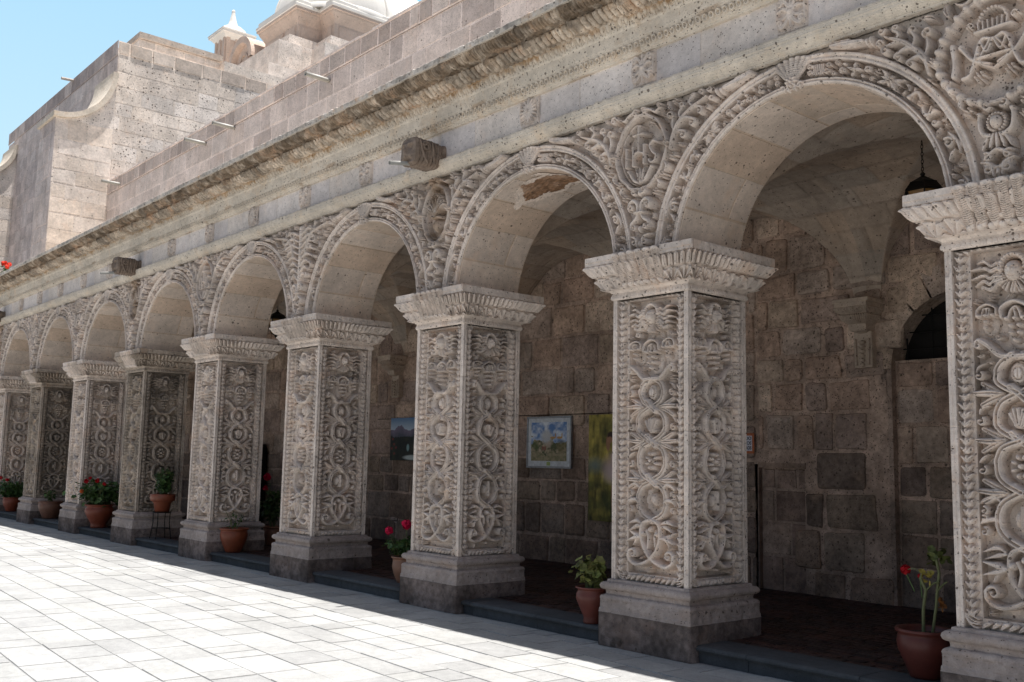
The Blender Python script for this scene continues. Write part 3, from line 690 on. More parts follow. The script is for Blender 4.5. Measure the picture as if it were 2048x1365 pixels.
# ---- archivolt relief (u = angle along the arch * mid radius, v = radius)
def archivolt_mesh():
    rm = 1.43; half = rm*math.pi/2; res = .0062
    A = Relief(-half, half, RI, RO, res); X, Rr = np.meshgrid(A.x, A.z, indexing='ij')
    H = np.zeros(X.shape)
    prof_r = [RI, RI+.004, RI+.016, RI+.026, RI+.030, RI+.044, RI+.052, RI+.058, RO-.075, RO-.070, RO-.058, RO-.045, RO-.040, RO-.028, RO-.014, RO-.003, RO]
    prof_h = [.0, .022, .036, .030, .012, .032, .026, -.085, -.085, .020, .034, .030, .018, .040, .044, .030, -.02]
    H = np.interp(Rr, prof_r, prof_h)
    A.mir = True; c = (RI+.058+RO-.075)/2; w2 = .052
    cell = half/6.2; H0 = .128; A.jit = .0025
    def cc(k): return cell*(k+.62)
    # from springing (k=5) to crown (k=0)
    for k in (5, 4):    # acanthus scrolls
        u = cc(k)+.05
        A.curl((u-.0, c-.008), .044, 3.4, 1.1, .017, H0, d=-1); A.S([(u+.12, c+.045), (u+.06, c+.055), (u-.02, c+.048), (u-.08, c+.02)], [.008, .017, .017, .006], H0, .010)
        A.S([(u+.13, c-.05), (u+.09, c-.02), (u+.07, c+.02)], [.010, .02, .008], H0, .010)
    u = cc(3)           # S with shell
    A.S([(u-.13, c-.035), (u-.09, c+.04), (u, c), (u+.09, c-.04), (u+.13, c+.035)], [.016, .02, .018, .02, .016], H0, .008)
    A.blob(u-.12, c-.03, .022, .022, H0*1.1); A.blob(u+.12, c+.03, .022, .022, H0*1.1); A.flower(u, c, .036, 8, H0*1.2)
    A.S([(u-.13, c+.045), (u-.08, c-.035)], [.014, .008], H0); A.S([(u+.13, c-.045), (u+.08, c+.035)], [.014, .008], H0)
    u = cc(2)           # x-leaved rosette
    for a in (.5, math.pi-.5, math.pi+.5, -.5, math.pi/2, -math.pi/2, 0, math.pi):
        ln = .12 if abs(math.sin(a)) < .9 and abs(math.cos(a)) < .99 else (.05 if abs(math.cos(a)) < .1 else .10)
        A.S([(u+.02*math.cos(a), c+.02*math.sin(a)), (u+ln*.6*math.cos(a), c+ln*.55*math.sin(a)), (u+ln*math.cos(a), c+ln*.85*math.sin(a))], [.01, .021, .006], H0, .012)
    A.flower(u, c, .035, 6, H0*1.15)
    u = cc(1)           # four petal flower between curls
    for a in (.25, 1.57, math.pi-.25, -1.57): A.S([(u, c), (u+.04*math.cos(a), c+.035*math.sin(a)), (u+.075*math.cos(a), c+.052*math.sin(a))], [.008, .02, .008], H0, .012)
    A.blob(u, c, .015, .015, H0*1.2)
    for sx in (1, -1): A.curl((u+sx*.115, c+.02*sx), .028, 0, 1., .015, H0); A.blob(u+sx*.10, c-.036*sx, .024, .018, H0)
    u = cc(0)+.02       # barrel with four volutes
    for q in np.linspace(-.045, .045, 6): A.stroke([(u+q, c-.042), (u+q, c+.042)], .0105, H0*.9)
    for sx in (1, -1):
        for sz in (1, -1): A.curl((u+sx*.085, c+sz*.026), .025, 0, 1., .013, H0)
    A.mir = False
    for rr_ in (.040, .027): A.fill(lambda x, z, r: abs(z-c) < .075-r*.8 and abs(x) > .12, rr_, H0*.9, 2500, 17+int(rr_*1000))
    A.clipneg()
    band = (Rr > RI+.055) & (Rr < RO-.072)
    H = np.where(band, -.085+A.H, H)
    # joints
    for j in range(-6, 7): H -= .008*np.exp(-((X-(j+.0)*cell*1.03)/.006)**2)*(np.abs(X) > .05)
    H += .002*vnoise(H.shape, (90, 5), 77, 3)
    th = X/rm
    ctr = 1.0
    P = np.stack([Rr*np.sin(th), -.062-H, ZA+Rr*np.cos(th)], -1)
    mb = MB(); mb.grid(P)
    # outer lip back to the wall
    i = -1; a = P[:, i]; b_ = a.copy(); b_[:, 1] = .0; mb.grid(np.stack([a, b_], 1))
    return mb.mesh('archivolt', False)
me_av = archivolt_mesh(); me_av.materials.append(m_carved)
def soffit_mesh():
    mb = MB(); rm = RI
    pal = [(1, 1, 1), (1.05, 1.03, 1.0), (.93, .9, .86), (1.0, .93, .86), (.97, .97, .97), (1.04, 1.04, 1.02)]
    f = lambda U, V, h: np.stack([(RI-h)*np.sin(V/rm), U, ZA+(RI-h)*np.cos(V/rm)], -1)
    masonry(mb, -.064, WB, -rm*math.pi/2+.0, rm*math.pi/2, f, (.40, .50), (1.5, 2.2), .008, .004, pal, .09, seed=4, mortar=(.92, .86, .78), quad_back=.1, wob=.003)
    return mb.mesh('arch_soffit', False)
me_so = soffit_mesh(); me_so.materials.append(m_soffit)
def key_mesh():
    K = Relief(-.17, .17, 0, .40, .0055); K.mir = False
    for a in np.linspace(-.62, .62, 7):
        P = [(math.sin(a)*.05, .10), (math.sin(a)*.15, .10+.13*math.cos(a)), (math.sin(a)*.235, .10+.25*math.cos(a))]
        K.S(P, [.012, .023, .024], .05, 0, .35)
        for q in np.linspace(.15, .92, 9):
            x = P[0][0]*(1-q)+P[2][0]*q; z = P[0][1]*(1-q)+P[2][1]*q
            K.stroke([(x-.02, z+.008), (x, z), (x+.02, z+.008)], .0034, -.014, 0, .5, 'add')
        K.blob(P[2][0], P[2][1]+.012, .024, .02, .058)
    K.flower(0, .10, .075, 8, .075); K.mir = True; K.curl((.10, .045), .032, 1, 1, .015, .055); K.curl((.045, .025), .022, 1, 1, .012, .055); K.mir = False
    K.clipneg(); X, Z = np.meshgrid(K.x, K.z, indexing='ij')
    mk = (K.H[:-1, :-1]+K.H[1:, 1:]) > .004
    mb = MB(); mb.grid(np.stack([X*(.75+.55*Z/.4), -.075-K.H, ZA+RI-.03+Z*.80], -1), mask=mk)
    return mb.mesh('keystone', True)
me_key = key_mesh(); me_key.materials.append(m_carved)
# ---- spandrel reliefs
def spandrel_mesh(kind, seed):
    x0 = 1.70; z0, z1 = HS-.02, 5.275; res = .0058 if kind in ('ihs', 'maria') else .0068
    S = Relief(-x0, x0, z0, z1, res); H0 = .150; S.mir = True; S.jit = .004; S.jg = np.random.default_rng(seed)
    zc = 4.80
    # arch offsets: keep designs within the spandrel:  allowed half width at height z
    def wz(z): 
        d = RO+.02; q = d*d-(z-ZA)**2; return x0-(math.sqrt(q) if q > 0 else 0)
    # tip torch and leaves reaching along the string course
    S.S([(1.30, 5.215), (1.16, 5.19), (1.02, 5.165)], [.030, .036, .026], H0, .010); S.S([(1.30, 5.235), (1.14, 5.215)], .010, H0); S.S([(1.29, 5.19), (1.14, 5.165)], .010, H0)
    S.blob(.98, 5.155, .03, .042, H0); S.blob(.94, 5.150, .022, .05, H0*1.1)
    S.curl((.86, 5.20), .032, 3, 1, .015, H0); S.curl((.88, 5.10), .032, 3, 1, .015, H0, d=-1)
    ring_w, ring_h = (.335, .375)
    if kind == 'ihs': ring_w, ring_h = .33, .375
    if kind == 'urn': ring_w, ring_h = .27, .37
    if kind == 'maria': ring_w, ring_h = .42, .40
    if kind == 'column': ring_w, ring_h = .12, .40
    # acanthus sprays left and right of the medallion
    a0 = ring_w+.06
    S.S([(a0, 4.74), (a0+.03, 4.86), (a0+.10, 4.97), (a0+.22, 5.06), (.82, 5.14)], [.018, .026, .028, .024, .010], H0, .014)
    for (sx, sz, ex, ez, r) in ((a0+.03, 4.86, a0+.13, 4.86, .040), (a0+.10, 4.96, a0+.24, 4.95, .038), (a0+.20, 5.04, a0+.34, 5.035, .034)):
        S.S([(sx, sz), ((sx+ex)/2, sz+.035), (ex+.02, ez+.02)], [.016, .022, .018], H0*1.0, .008); S.curl((ex, ez-.012), r, .8, 1., .017, H0, d=-1)
    for (sx, sz, ex, ez, r) in ((a0+.03, 4.90, a0+.0, 5.06, .040), (a0+.12, 5.0, a0+.13, 5.13, .038), (a0+.26, 5.08, a0+.27, 5.19, .028)):
        S.S([(sx, sz), (sx-.02, (sz+ez)/2), (ex+.02, ez-.0)], [.014, .02, .018], H0, .008); S.curl((ex-.008, ez+.0), r, -.3, 1., .016, H0)
    S.flower(a0+.02, 4.66, .05, 5, H0)
    # beads and leaves following the arch down to the capital
    for k, zz in enumerate(np.linspace(4.58, 4.36, 4)):
        w = wz(zz)-.07
        if k % 2: S.flower(w, zz, .042, 5, H0)
        else: S.S([(w-.01, zz+.045), (w+.012, zz), (w-.004, zz-.045)], [.008, .024, .008], H0, .012)
    # medallion ring
    if kind != 'column':
        th = np.linspace(math.pi/2, -math.pi/2, 20); P = [(ring_w*math.cos(t)*(1-.10*abs(math.sin(t))), zc-.01+ring_h*math.sin(t)) for t in th]
        S.S(P, .024, H0, .016, .4, n=40)
        if kind in ('ihs', 'urn'): S.S([(x*.86, zc-.01+(z-zc+.01)*.86) for x, z in P[2:18]], .010, H0*.6)
        if kind == 'maria':
            for t in np.linspace(1.3, -1.3, 13): S.blob(ring_w*math.cos(t)*(1-.1*abs(math.sin(t))), zc-.01+ring_h*math.sin(t), .040, .034, H0*1.15, t, .35)
        S.curl((.055, zc+ring_h+.02), .036, 2.4, 1., .016, H0*1.1, d=-1); S.curl((.06, zc-ring_h-.03), .034, -2.4, 1., .016, H0*1.1)
        S.S([(.05, zc+ring_h+.03), (.13, zc+ring_h+.02), (.20, zc+ring_h-.02), (.26, zc+ring_h+.01)], [.014, .02, .018, .006], H0)
        S.flower(ring_w+.02, zc, .045, 4, H0*1.25)
    S.mir = False; S.jit = 0.
    if kind == 'ihs':
        lt = .14
        def bar(x, a, b, r=.017):
            S.S([(x, a), (x, b)], r, lt); S.blob(x, a, .032, .014, lt); S.blob(x, b, .032, .014, lt); S.blob(x, (a+b)/2, .026, .022, lt)
        # the letters I H S read left to right as the viewer faces the wall
        zb, zt = zc-.13, zc+.06
        bar(-.185, zb, zt); bar(-.095, zb, zt); bar(.045, zb, zt); S.S([(-.095, zc-.03), (-.03, zc+.0), (.045, zc-.03)], .015, lt)
        S.S([(.215, zt-.01), (.165, zt+.012), (.125, zt-.03), (.155, zc-.04), (.20, zc-.075), (.185, zb+.0), (.13, zb-.005), (.11, zb+.025)], .017, lt, n=40)
        S.S([(-.025, zc+.0), (-.025, zc+.26)], .015, lt); S.S([(-.09, zc+.175), (.04, zc+.175)], .015, lt)
        for q in (-.09, .04): S.blob(q, zc+.175, .016, .026, lt)
        S.blob(-.025, zc+.265, .026, .016, lt)
        for q in (-.05, 0, .05): S.S([(q*.5, zb-.15), (q*.8, zb-.08), (q*1.2, zb-.04)], [.014, .016, .006], lt)
        S.mir = True; S.S([(.02, zb-.19), (.08, zb-.15), (.14, zb-.06)], [.012, .024, .014], H0, .01); S.blob(.15, zb-.05, .024, .024, H0); S.mir = False
        S.blob(0, zb-.17, .036, .03, lt)
    elif kind == 'maria':
        lt = .14; zb, zt = zc-.18, zc+.07; S.mir = True
        S.S([(.02, zt), (.09, zt), (.17, zb+.03), (.23, zb+.0)], .019, lt, .0); S.S([(.02, zt-.0), (.10, zb+.1), (.0, zb+.02)], .014, lt)
        S.S([(.24, zt-.01), (.15, zc-.06), (.03, zb+.06)], .018, lt); S.blob(.24, zt, .032, .028, lt); S.blob(.115, zc-.02, .030, .030, lt)
        S.S([(0, zt), (.05, zc-.02), (.095, zt+.0)], .015, lt)
        S.flower(.11, zb-.01, .048, 6, lt); S.S([(.30, zt+.02), (.29, zc-.05), (.30, zc-.14)], [.03, .018, .026], lt, .008)
        # crown
        S.S([(.13, zt+.075), (.0, zt+.075)], .018, lt); 
        for q in np.linspace(.0, .10, 4): S.S([(q, zt+.09), (q*1.05, zt+.145)], .011, lt)
        for a in np.linspace(0.1, math.pi/2, 6): S.blob(.095*math.cos(a), zt+.15+.085*math.sin(a), .019, .019, lt)
        S.curl((.155, zt+.13), .030, 0, 1, .014, lt); S.mir = False
        S.S([(-.12, zc-.06), (.12, zc-.06)], .014, lt*1.1)
        # small cherub figure below the medallion with raised arms
        zf = 4.235; S.mir = True
        for a in np.linspace(-1.2, math.pi/2, 9): S.blob(.062*math.cos(a), zf+.065*math.sin(a), .018, .018, H0)
        S.S([(.05, zf-.10), (.105, zf-.06), (.120, zf+.02), (.115, zf+.07)], [.026, .022, .02, .018], H0, .0); S.blob(.115, zf+.075, .026, .026, H0*1.1)
        for q in (.0, .04, .08): S.S([(q*.55, zf-.085), (q, zf-.14), (q*1.25, zf-.19)], [.012, .02, .010], H0, .008)
        S.curl((.075, zf-.25), .036, 1.2, 1, .017, H0); S.S([(.0, zf-.20), (.05, zf-.225), (.10, zf-.27)], [.018, .022, .008], H0)
        S.leaf([(0, zf-.33), (.05, zf-.33), (.10, zf-.30)], .03, H0); S.mir = False
        S.blob(0, zf, .050, .060, H0*1.35, 0, .4)
        for sx in (1, -1): S.blob(sx*.018, zf+.01, .010, .007, -.010, 0, .5, 'add')
        S.blob(0, zf-.004, .006, .016, .008, 0, .5, 'add'); S.blob(0, zf-.028, .016, .005, -.008, 0, .5, 'add')
    elif kind == 'urn':
        lt = .13; S.blob(0, zc-.16, .07, .09, lt, 0, .4); S.S([(-.06, zc-.06), (.06, zc-.06)], .02, lt)
        for a in np.linspace(-1., 1., 7): S.S([(0, zc-.05), (math.sin(a)*.10, zc-.03+.13*math.cos(a)), (math.sin(a)*.19, zc-.02+.2*math.cos(a))], [.012, .018, .012], lt, .006); S.flower(math.sin(a)*.17, zc+.0+.22*math.cos(a), .036, 5, lt)
        for q in (-.05, 0, .05): S.stroke([(q, zc-.22), (q*1.1, zc-.1)], .005, -.01, 0, .5, 'add')
    else:
        lt = .14; S.S([(0, 4.30), (0, 5.12)], .052, lt, 0, .35); 
        for q in np.arange(4.34, 5.1, .05): S.stroke([(-.05, q), (.05, q+.03)], .006, -.014, 0, .5, 'add')
        S.blob(0, 5.17, .06, .06, lt); S.mir = True
        for k, zz in enumerate(np.arange(4.42, 5.15, .095)):
            ln = .12+.26*min(1, (zz-4.35)/.5)
            S.S([(.05, zz-.02), (.05+ln*.5, zz+.05), (.05+ln, zz+.01)], [.018, .028, .010], H0, .012); S.blob(.05+ln, zz-.0, .024, .024, H0)
        S.mir = False
    # lower fleur de lis group
    if kind != 'maria':
        S.mir = True
        S.S([(.02, 4.20), (.03, 4.27), (.085, 4.31), (.135, 4.27), (.13, 4.215)], [.024, .028, .028, .024, .016], H0*1.05, .0); S.curl((.10, 4.235), .034, 0, 1, .018, H0*1.1)
        S.S([(.02, 4.17), (.05, 4.12), (.105, 4.08), (.11, 4.03)], [.02, .028, .024, .012], H0, .0); S.curl((.075, 4.035), .028, 2, 1, .015, H0)
        S.mir = False; S.S([(-.05, 4.18), (.05, 4.18)], .02, H0*1.15); S.blob(0, 4.02, .026, .05, H0); S.blob(0, 4.38, .045, .05, H0, 0, .4)
    S.mir = True; S.curl((.07, 3.895), .045, 1.5, 1, .02, H0); S.S([(.03, 3.84), (.05, 3.93), (.12, 3.955)], [.012, .02, .010], H0); S.mir = False
    S.blob(0, 3.87, .028, .05, H0)
    inring = lambda x, z: kind != 'column' and (x/(ring_w*.93))**2+((z-zc)/(ring_h*.95))**2 < 1
    for rr_ in (.060, .042, .030): S.fill(lambda x, z, r: math.hypot(abs(x)-x0, z-ZA) > RO+r*1.05 and z < 5.235-r*.4 and not inring(x, z) and abs(x) < 1.22, rr_, H0*.92, 1500, seed+int(rr_*1000))
    S.clipneg(); X, Z = np.meshgrid(S.x, S.z, indexing='ij')
    d1 = np.hypot(np.abs(X)-x0, Z-ZA)
    H = S.H*np.clip((d1-RO-.004)/.01, 0, 1)+.0018*vnoise(S.H.shape, (60, 26), seed, 3)
    for zj in (4.28, 4.79): H -= .004*np.exp(-((Z-zj)/.005)**2)*(S.H < .01)
    mk = (d1 > RO-.035); mk = mk[:-1, :-1] | mk[1:, 1:]
    tn = np.ones(X.shape+(3,))
    if kind == 'urn':
        q = vnoise(X.shape, (26, 10), 5, 4); k = np.clip(1.25-np.abs(X+.02)/(.10+.16*np.clip((Z-4.3)/.9, 0, 1))+.35*q, 0, 1)*np.clip((Z-4.35+.12*q)/.35, 0, 1)
        tn = 1-k[..., None]*np.array([.42, .50, .58])
    mb = MB(); mb.grid(np.stack([X, WALLF-H, Z], -1), mask=mk, tint=tn)
    me = mb.mesh('spandrel_relief', False); me.materials.append(m_carved); return me
SP = {k: spandrel_mesh(k, 100+i) for i, k in enumerate(('ihs', 'maria', 'urn', 'column'))}
SPK = {-1: 'ihs', 0: 'maria', 1: 'ihs', 2: 'urn', 3: 'column', 4: 'ihs', 5: 'urn', 6: 'maria', 7: 'ihs', 8: 'urn', 9: 'column'}
# ---- wall core (inner side of the arches), string course, frieze, cornice
def ring_mesh(y, flip=False):      # annular wall face above each arch at the gallery side
    th = np.linspace(-math.pi/2, math.pi/2, 49); mb = MB(); P = np.zeros((49, 2, 3))
    for i, t in enumerate(th):
        sx, cz = math.sin(t), math.cos(t); P[i, 0] = (RI*sx, y, ZA+RI*cz)
        k = min(1.70/max(abs(sx), 1e-6), (5.8-ZA)/max(cz, 1e-6)); k = max(k, RI+.01)
        P[i, 1] = (k*sx, y, ZA+k*cz)
    mb.grid(P); return mb
rm_ = ring_mesh(WB); me_ring = rm_.mesh('inner_wall_face'); me_ring.materials.append(m_vault)
def strip(prof, name, mat, hfun=None, nx=420, step=.008, seed=0, smooth=True, amp=.0015):
    e, z, s_, d = prof_sample(prof, step); xs = np.linspace(-L/2, L/2, nx); X, E_ = np.meshgrid(xs, e, indexing='ij'); Zz = np.meshgrid(xs, z, indexing='ij')[1]
    h = hfun(X, E_, Zz) if hfun is not None else np.zeros(X.shape)
    nz = vnoise(X.shape, (60, 4), seed, 3); nz *= np.clip((L/2-np.abs(X))*20, 0, 1)
    h = h+amp*nz
    tz = np.gradient(z); te = np.gradient(e); ln = np.hypot(tz, te)+1e-9; ne = tz/ln; nzv = -te/ln
    tn = np.ones(X.shape+(3,)); q = vnoise(X.shape, (40, 6), seed+50, 4)
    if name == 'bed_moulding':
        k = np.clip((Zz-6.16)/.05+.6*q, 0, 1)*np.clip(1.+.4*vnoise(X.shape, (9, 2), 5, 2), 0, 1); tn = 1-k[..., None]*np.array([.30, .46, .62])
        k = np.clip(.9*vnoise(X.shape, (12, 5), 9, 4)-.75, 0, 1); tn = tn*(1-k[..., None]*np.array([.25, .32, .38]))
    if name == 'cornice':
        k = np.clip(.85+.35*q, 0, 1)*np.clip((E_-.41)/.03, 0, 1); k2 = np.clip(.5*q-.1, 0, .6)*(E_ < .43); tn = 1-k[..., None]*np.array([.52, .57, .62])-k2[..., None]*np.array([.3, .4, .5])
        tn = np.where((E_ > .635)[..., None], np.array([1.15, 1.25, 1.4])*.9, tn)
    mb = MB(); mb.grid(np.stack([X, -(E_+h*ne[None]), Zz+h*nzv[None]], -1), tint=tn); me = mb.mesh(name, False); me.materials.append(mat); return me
STRP = [(.06, 5.262), (.100, 5.266), (.108, 5.272), (.112, 5.290), (.150, 5.325), (.168, 5.345), (.172, 5.350), (.176, 5.372), (.182, 5.376), (.184, 5.425), (.176, 5.440), (.075, 5.475)]
def str_h(X, E_, Z): return -.006*np.exp(-((X+.3)/.006)**2)-.006*np.exp(-((X-.8)/.006)**2)-.006*np.exp(-((X+1.4)/.006)**2)+.0018*np.sin(Z*520)
me_str = strip(STRP, 'string_course', m_cream, str_h, 300, .007, 11, amp=.003)
me_fri = None
fr = MB(); masonry(fr, -L/2, L/2, 5.47, 5.835, lambda U, V, h: st3(U, -.075-h, V), (.38, .40), (.5, .95), .008, .004, [(1, 1, 1), (.94, .94, .95), (1.03, 1.02, 1.0), (.98, .99, 1.02)], 0, seed=3, mortar=(.95, .93, .9), wob=.001)
me_fri = fr.mesh('frieze'); me_fri.materials.append(m_frieze)
def per(X, n): return ((X+L/2)/L*n) % 1.
LOWP = [(.075, 5.82), (.115, 5.822), (.122, 5.828), (.124, 5.838), (.140, 5.845), (.142, 5.852), (.165, 5.95), (.172, 5.958), (.174, 5.97), (.178, 5.975), (.190, 6.085), (.196, 6.092), (.204, 6.100), (.245, 6.205), (.252, 6.212)]
def low_h(X, E_, Z):
    u = per(X, 44); t = np.clip((Z-5.855)/.09, 0, 1); ins = (Z > 5.855) & (Z < 5.945)
    # running wave leaf
    r = np.hypot((u-.5)*1.05, (t-.45)); a = np.arctan2(t-.45, u-.5)
    h = .034*ins*(np.clip(1-((r-.30-.10*np.cos(a-.8))/.14)**2, 0, 1)**.5*.9+np.exp(-(r/.12)**2)*.7)
    u2 = per(X, 40); t2 = np.clip((Z-6.105)/.09, 0, 1); i2 = (Z > 6.105) & (Z < 6.195)
    q = np.abs(np.hypot((u2-.5)*1.9, (t2-.95)*.95)-.62); h = h-.016*i2*np.exp(-(q/.12)**2)-.013*i2*np.exp(-((np.abs(u2-.5)-.47)/.04)**2)
    h -= .004*np.exp(-((X-.55)/.006)**2)
    # scattered chips on the plain band
    c = vnoise(X.shape, (90, 14), 21, 2); h -= np.clip(c-1.6, 0, 1)*.02*((Z > 5.97) & (Z < 6.09))
    return h
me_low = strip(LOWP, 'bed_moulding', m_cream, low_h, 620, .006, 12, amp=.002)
UPP = [(.252, 6.213), (.262, 6.213), (.29, 6.218), (.335, 6.222), (.385, 6.240), (.415, 6.268), (.424, 6.292), (.420, 6.300), (.400, 6.306), (.425, 6.310), (.505, 6.314), (.520, 6.316), (.560, 6.330), (.590, 6.356), (.600, 6.385), (.604, 6.390), (.636, 6.392), (.640, 6.396), (.648, 6.448), (.640, 6.456)]
def up_h(X, E_, Z):
    u = per(X, 5); blk = np.exp(-((np.abs(u-.5)-.5)/.07)**2)      # console leaf every 1/6 bay
    n = 40; v = per(X+.012*np.sin(X*9), n); lf = np.clip(1-(np.abs(v-.5)*2.15)**3, 0, 1)**.5
    lo = (E_ > .262) & (E_ < .420) & (Z < 6.297); up = (E_ > .505) & (E_ < .602) & (Z > 6.312)
    h = .042*lo*lf-.012*lo+.010*lo*np.exp(-((E_-.33)/.02)**2)*lf
    v2 = per(X, 36); l2 = np.clip(1-(np.abs(v2-.5)*2)**4, 0, 1)**.5; h = h+.034*up*l2-.012*up-.016*up*np.exp(-(np.abs(v2-.5)/.12)**2)
    mid = (E_ > .40) & (E_ < .51) & (Z < 6.32); h = h+mid*blk*.085*(.7+.3*np.cos(X*200))
    h = h+(lo | up)*blk*.036*(.8+.2*np.cos(X*260))
    v3 = per(X, 40); h = h+mid*(1-blk)*.007*np.cos(v3*2*math.pi)
    for xj in (-1.35, -.72, -.1, .46, 1.08): h = h-.012*np.exp(-((X-xj)/.005)**2)*(E_ > .6)
    return h
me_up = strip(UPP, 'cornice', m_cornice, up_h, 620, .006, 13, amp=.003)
def ornament_mesh(kind):
    O = Relief(-.155, .155, 5.50, 5.825, .006); zc = 5.665; O.mir = True
    if kind == 0:
        for sz in (1, -1):
            O.S([(.015, zc), (.03, zc+sz*.07), (.085, zc+sz*.125), (.125, zc+sz*.10)], [.014, .02, .02, .012], .045, .010); O.curl((.105, zc+sz*.085), .028, 1, 1, .014, .045)
            O.S([(.02, zc+sz*.01), (.07, zc+sz*.045), (.125, zc+sz*.03)], [.012, .018, .010], .042, .008)
            O.S([(.0, zc+sz*.03), (.0, zc+sz*.14)], [.018, .010], .04)
        O.blob(.135, zc, .016, .13, .035); O.mir = False; O.blob(0, zc, .04, .035, .055)
    else:
        for a in np.linspace(-1.5, 1.5, 9): O.S([(.02*math.cos(a), zc+.02*math.sin(a)), (.075*math.cos(a), zc+.08*math.sin(a)), (.14*math.cos(a), zc+.145*math.sin(a))], [.008, .017, .007], .045, .008)
        O.blob(.145, zc, .012, .14, .03); O.mir = False; O.flower(0, zc, .035, 6, .055)
    O.clipneg(); X, Z = np.meshgrid(O.x, O.z, indexing='ij'); mb = MB()
    slab = .020*np.clip((.155-np.abs(X))/.008, 0, 1)
    mb.grid(np.stack([X, -.070-slab-O.H, Z], -1)); me = mb.mesh('frieze_ornament', True); me.materials.append(m_carved); return me
me_or = [ornament_mesh(0), ornament_mesh(1)]
def patch_mesh():
    th, yy = np.meshgrid(np.linspace(-.62, .42, 170), np.linspace(.0, .80, 120), indexing='ij'); q = vnoise(th.shape, (9, 7), 91, 5)
    d = np.hypot((th+.10)/.40, (yy-.36)/.27)+.13*q; mk = d < 1.15; col = np.where((d < .86)[..., None], np.array([.52, .36, .25])*(.8+.25*vnoise(th.shape, (30, 30), 4, 3)[..., None].clip(-1, 1)), np.array([1.18, 1.2, 1.22]))
    r = RI-.010-.003*np.clip((d-.8)*4, 0, 1)+.002*vnoise(th.shape, (40, 40), 3, 2)
    mb = MB(); mb.grid(np.stack([r*np.sin(th), yy, ZA+r*np.cos(th)], -1), mask=(mk[:-1, :-1] & mk[1:, 1:]), tint=col); return mb.mesh('stained_patch', True)
me_pa = patch_mesh(); me_pa.materials.append(m_soffit); ob('stained_patch', me_pa, arc, (-1.5*L, 0, 0))
for b in BAYS:
    xc = -(b+.5)*L
    av_ = ob('archivolt', me_av, arc, (xc, 0, 0)); ob('arch_soffit', me_so, arc, (xc, 0, 0)); ob('keystone', me_key, av_); ob('inner_wall_face', me_ring, arc, (xc, 0, 0))
    ob('string_course', me_str, arc, (xc, 0, 0)); ob('frieze', me_fri, arc, (xc, 0, 0)); ob('bed_moulding', me_low, arc, (xc, 0, 0)); ob('cornice', me_up, arc, (xc, 0, 0))
    ob('frieze_ornament', me_or[0 if b % 2 == 0 else 1], arc, (xc, 0, 0))
    if b+1 not in (2, 5, 8): ob('frieze_ornament', me_or[0], arc, (-(b+1)*L, 0, 0))
for k in PILS: ob('spandrel_relief', SP[SPK[k]], arc, (-k*L, 0, 0))
XL, XR = -34.0, 6.8
bk = MB()     # solid body behind the carved skins, kept clear of the arches
bk.box(XL, XR, -.010, .88, 5.29, 6.38); bk.build('wall_core', m_vault, arc)
# ---- gallery: roof slab, vaults, wall
tf = MB(); tf.box(XL, XR, -.640, GD+.02, 6.383, 6.453); tf.build('roof_terrace', m_cream)['kind'] = 'structure'

gal = thing('gallery_vault', 'pale groin vaulted stone ceiling behind the arches', 'vaulted ceiling', (0, 0, 0))
def vault_mesh():
    a = np.linspace(-math.pi/2, math.pi/2, 150); hx, hy = 1.52, 1.60; yc = 2.50; xs = hx*np.sin(a); ys = yc+hy*np.sin(a); rise = 1.36
    xs = np.concatenate([[-1.705, -1.62], xs, [1.62, 1.705]])
    X, Y = np.meshgrid(xs, ys, indexing='ij'); z1 = 3.80+rise*np.sqrt(np.clip(1-(X/hx)**2, 0, 1)); z2 = 3.80+rise*np.sqrt(np.clip(1-((Y-yc)/hy)**2, 0, 1))
    Z = np.maximum(z1, z2); sel = z1 >= z2
    an = np.where(sel, np.arcsin(np.clip(X/hx, -1, 1))*1.45, np.arcsin(np.clip((Y-yc)/hy, -1, 1))*1.5); al = np.where(sel, Y, X)
    row = np.floor(an/.33); g = np.random.default_rng(5); tab = g.uniform(.80, 1.10, (64, 64)); tab2 = g.uniform(-.05, .05, (64, 64))
    off = (row*.37) % .6; colm = np.floor((al+off)/.62); r_i = (row.astype(int)+30) % 64; c_i = (colm.astype(int)+30+7*sel) % 64
    t = tab[r_i, c_i]; t2 = tab2[r_i, c_i]
    fr_ = np.abs((an/.33) % 1-.5); fc = np.abs(((al+off)/.62) % 1-.5); j = np.maximum(np.exp(-((.5-fr_)*.33/.012)**2), np.exp(-((.5-fc)*.62/.012)**2))
    tint = np.stack([t*(1+t2)+.0*j, t, t*(1-t2)], -1)*(1-.22*j)[..., None]
    tp = np.clip((1.69-np.abs(X))*8, 0, 1); nz = tp*.006*vnoise(X.shape, (12, 12), 8, 3)
    mb = MB(); mb.grid(np.stack([X, Y, Z+.010*j*tp+nz], -1), tint=tint); me = mb.mesh('vault_cell', True); me.materials.append(m_vault); return me
me_va = vault_mesh()
for b in BAYS: ob('vault_cell', me_va, gal, (-(b+.5)*L, 0, 0))

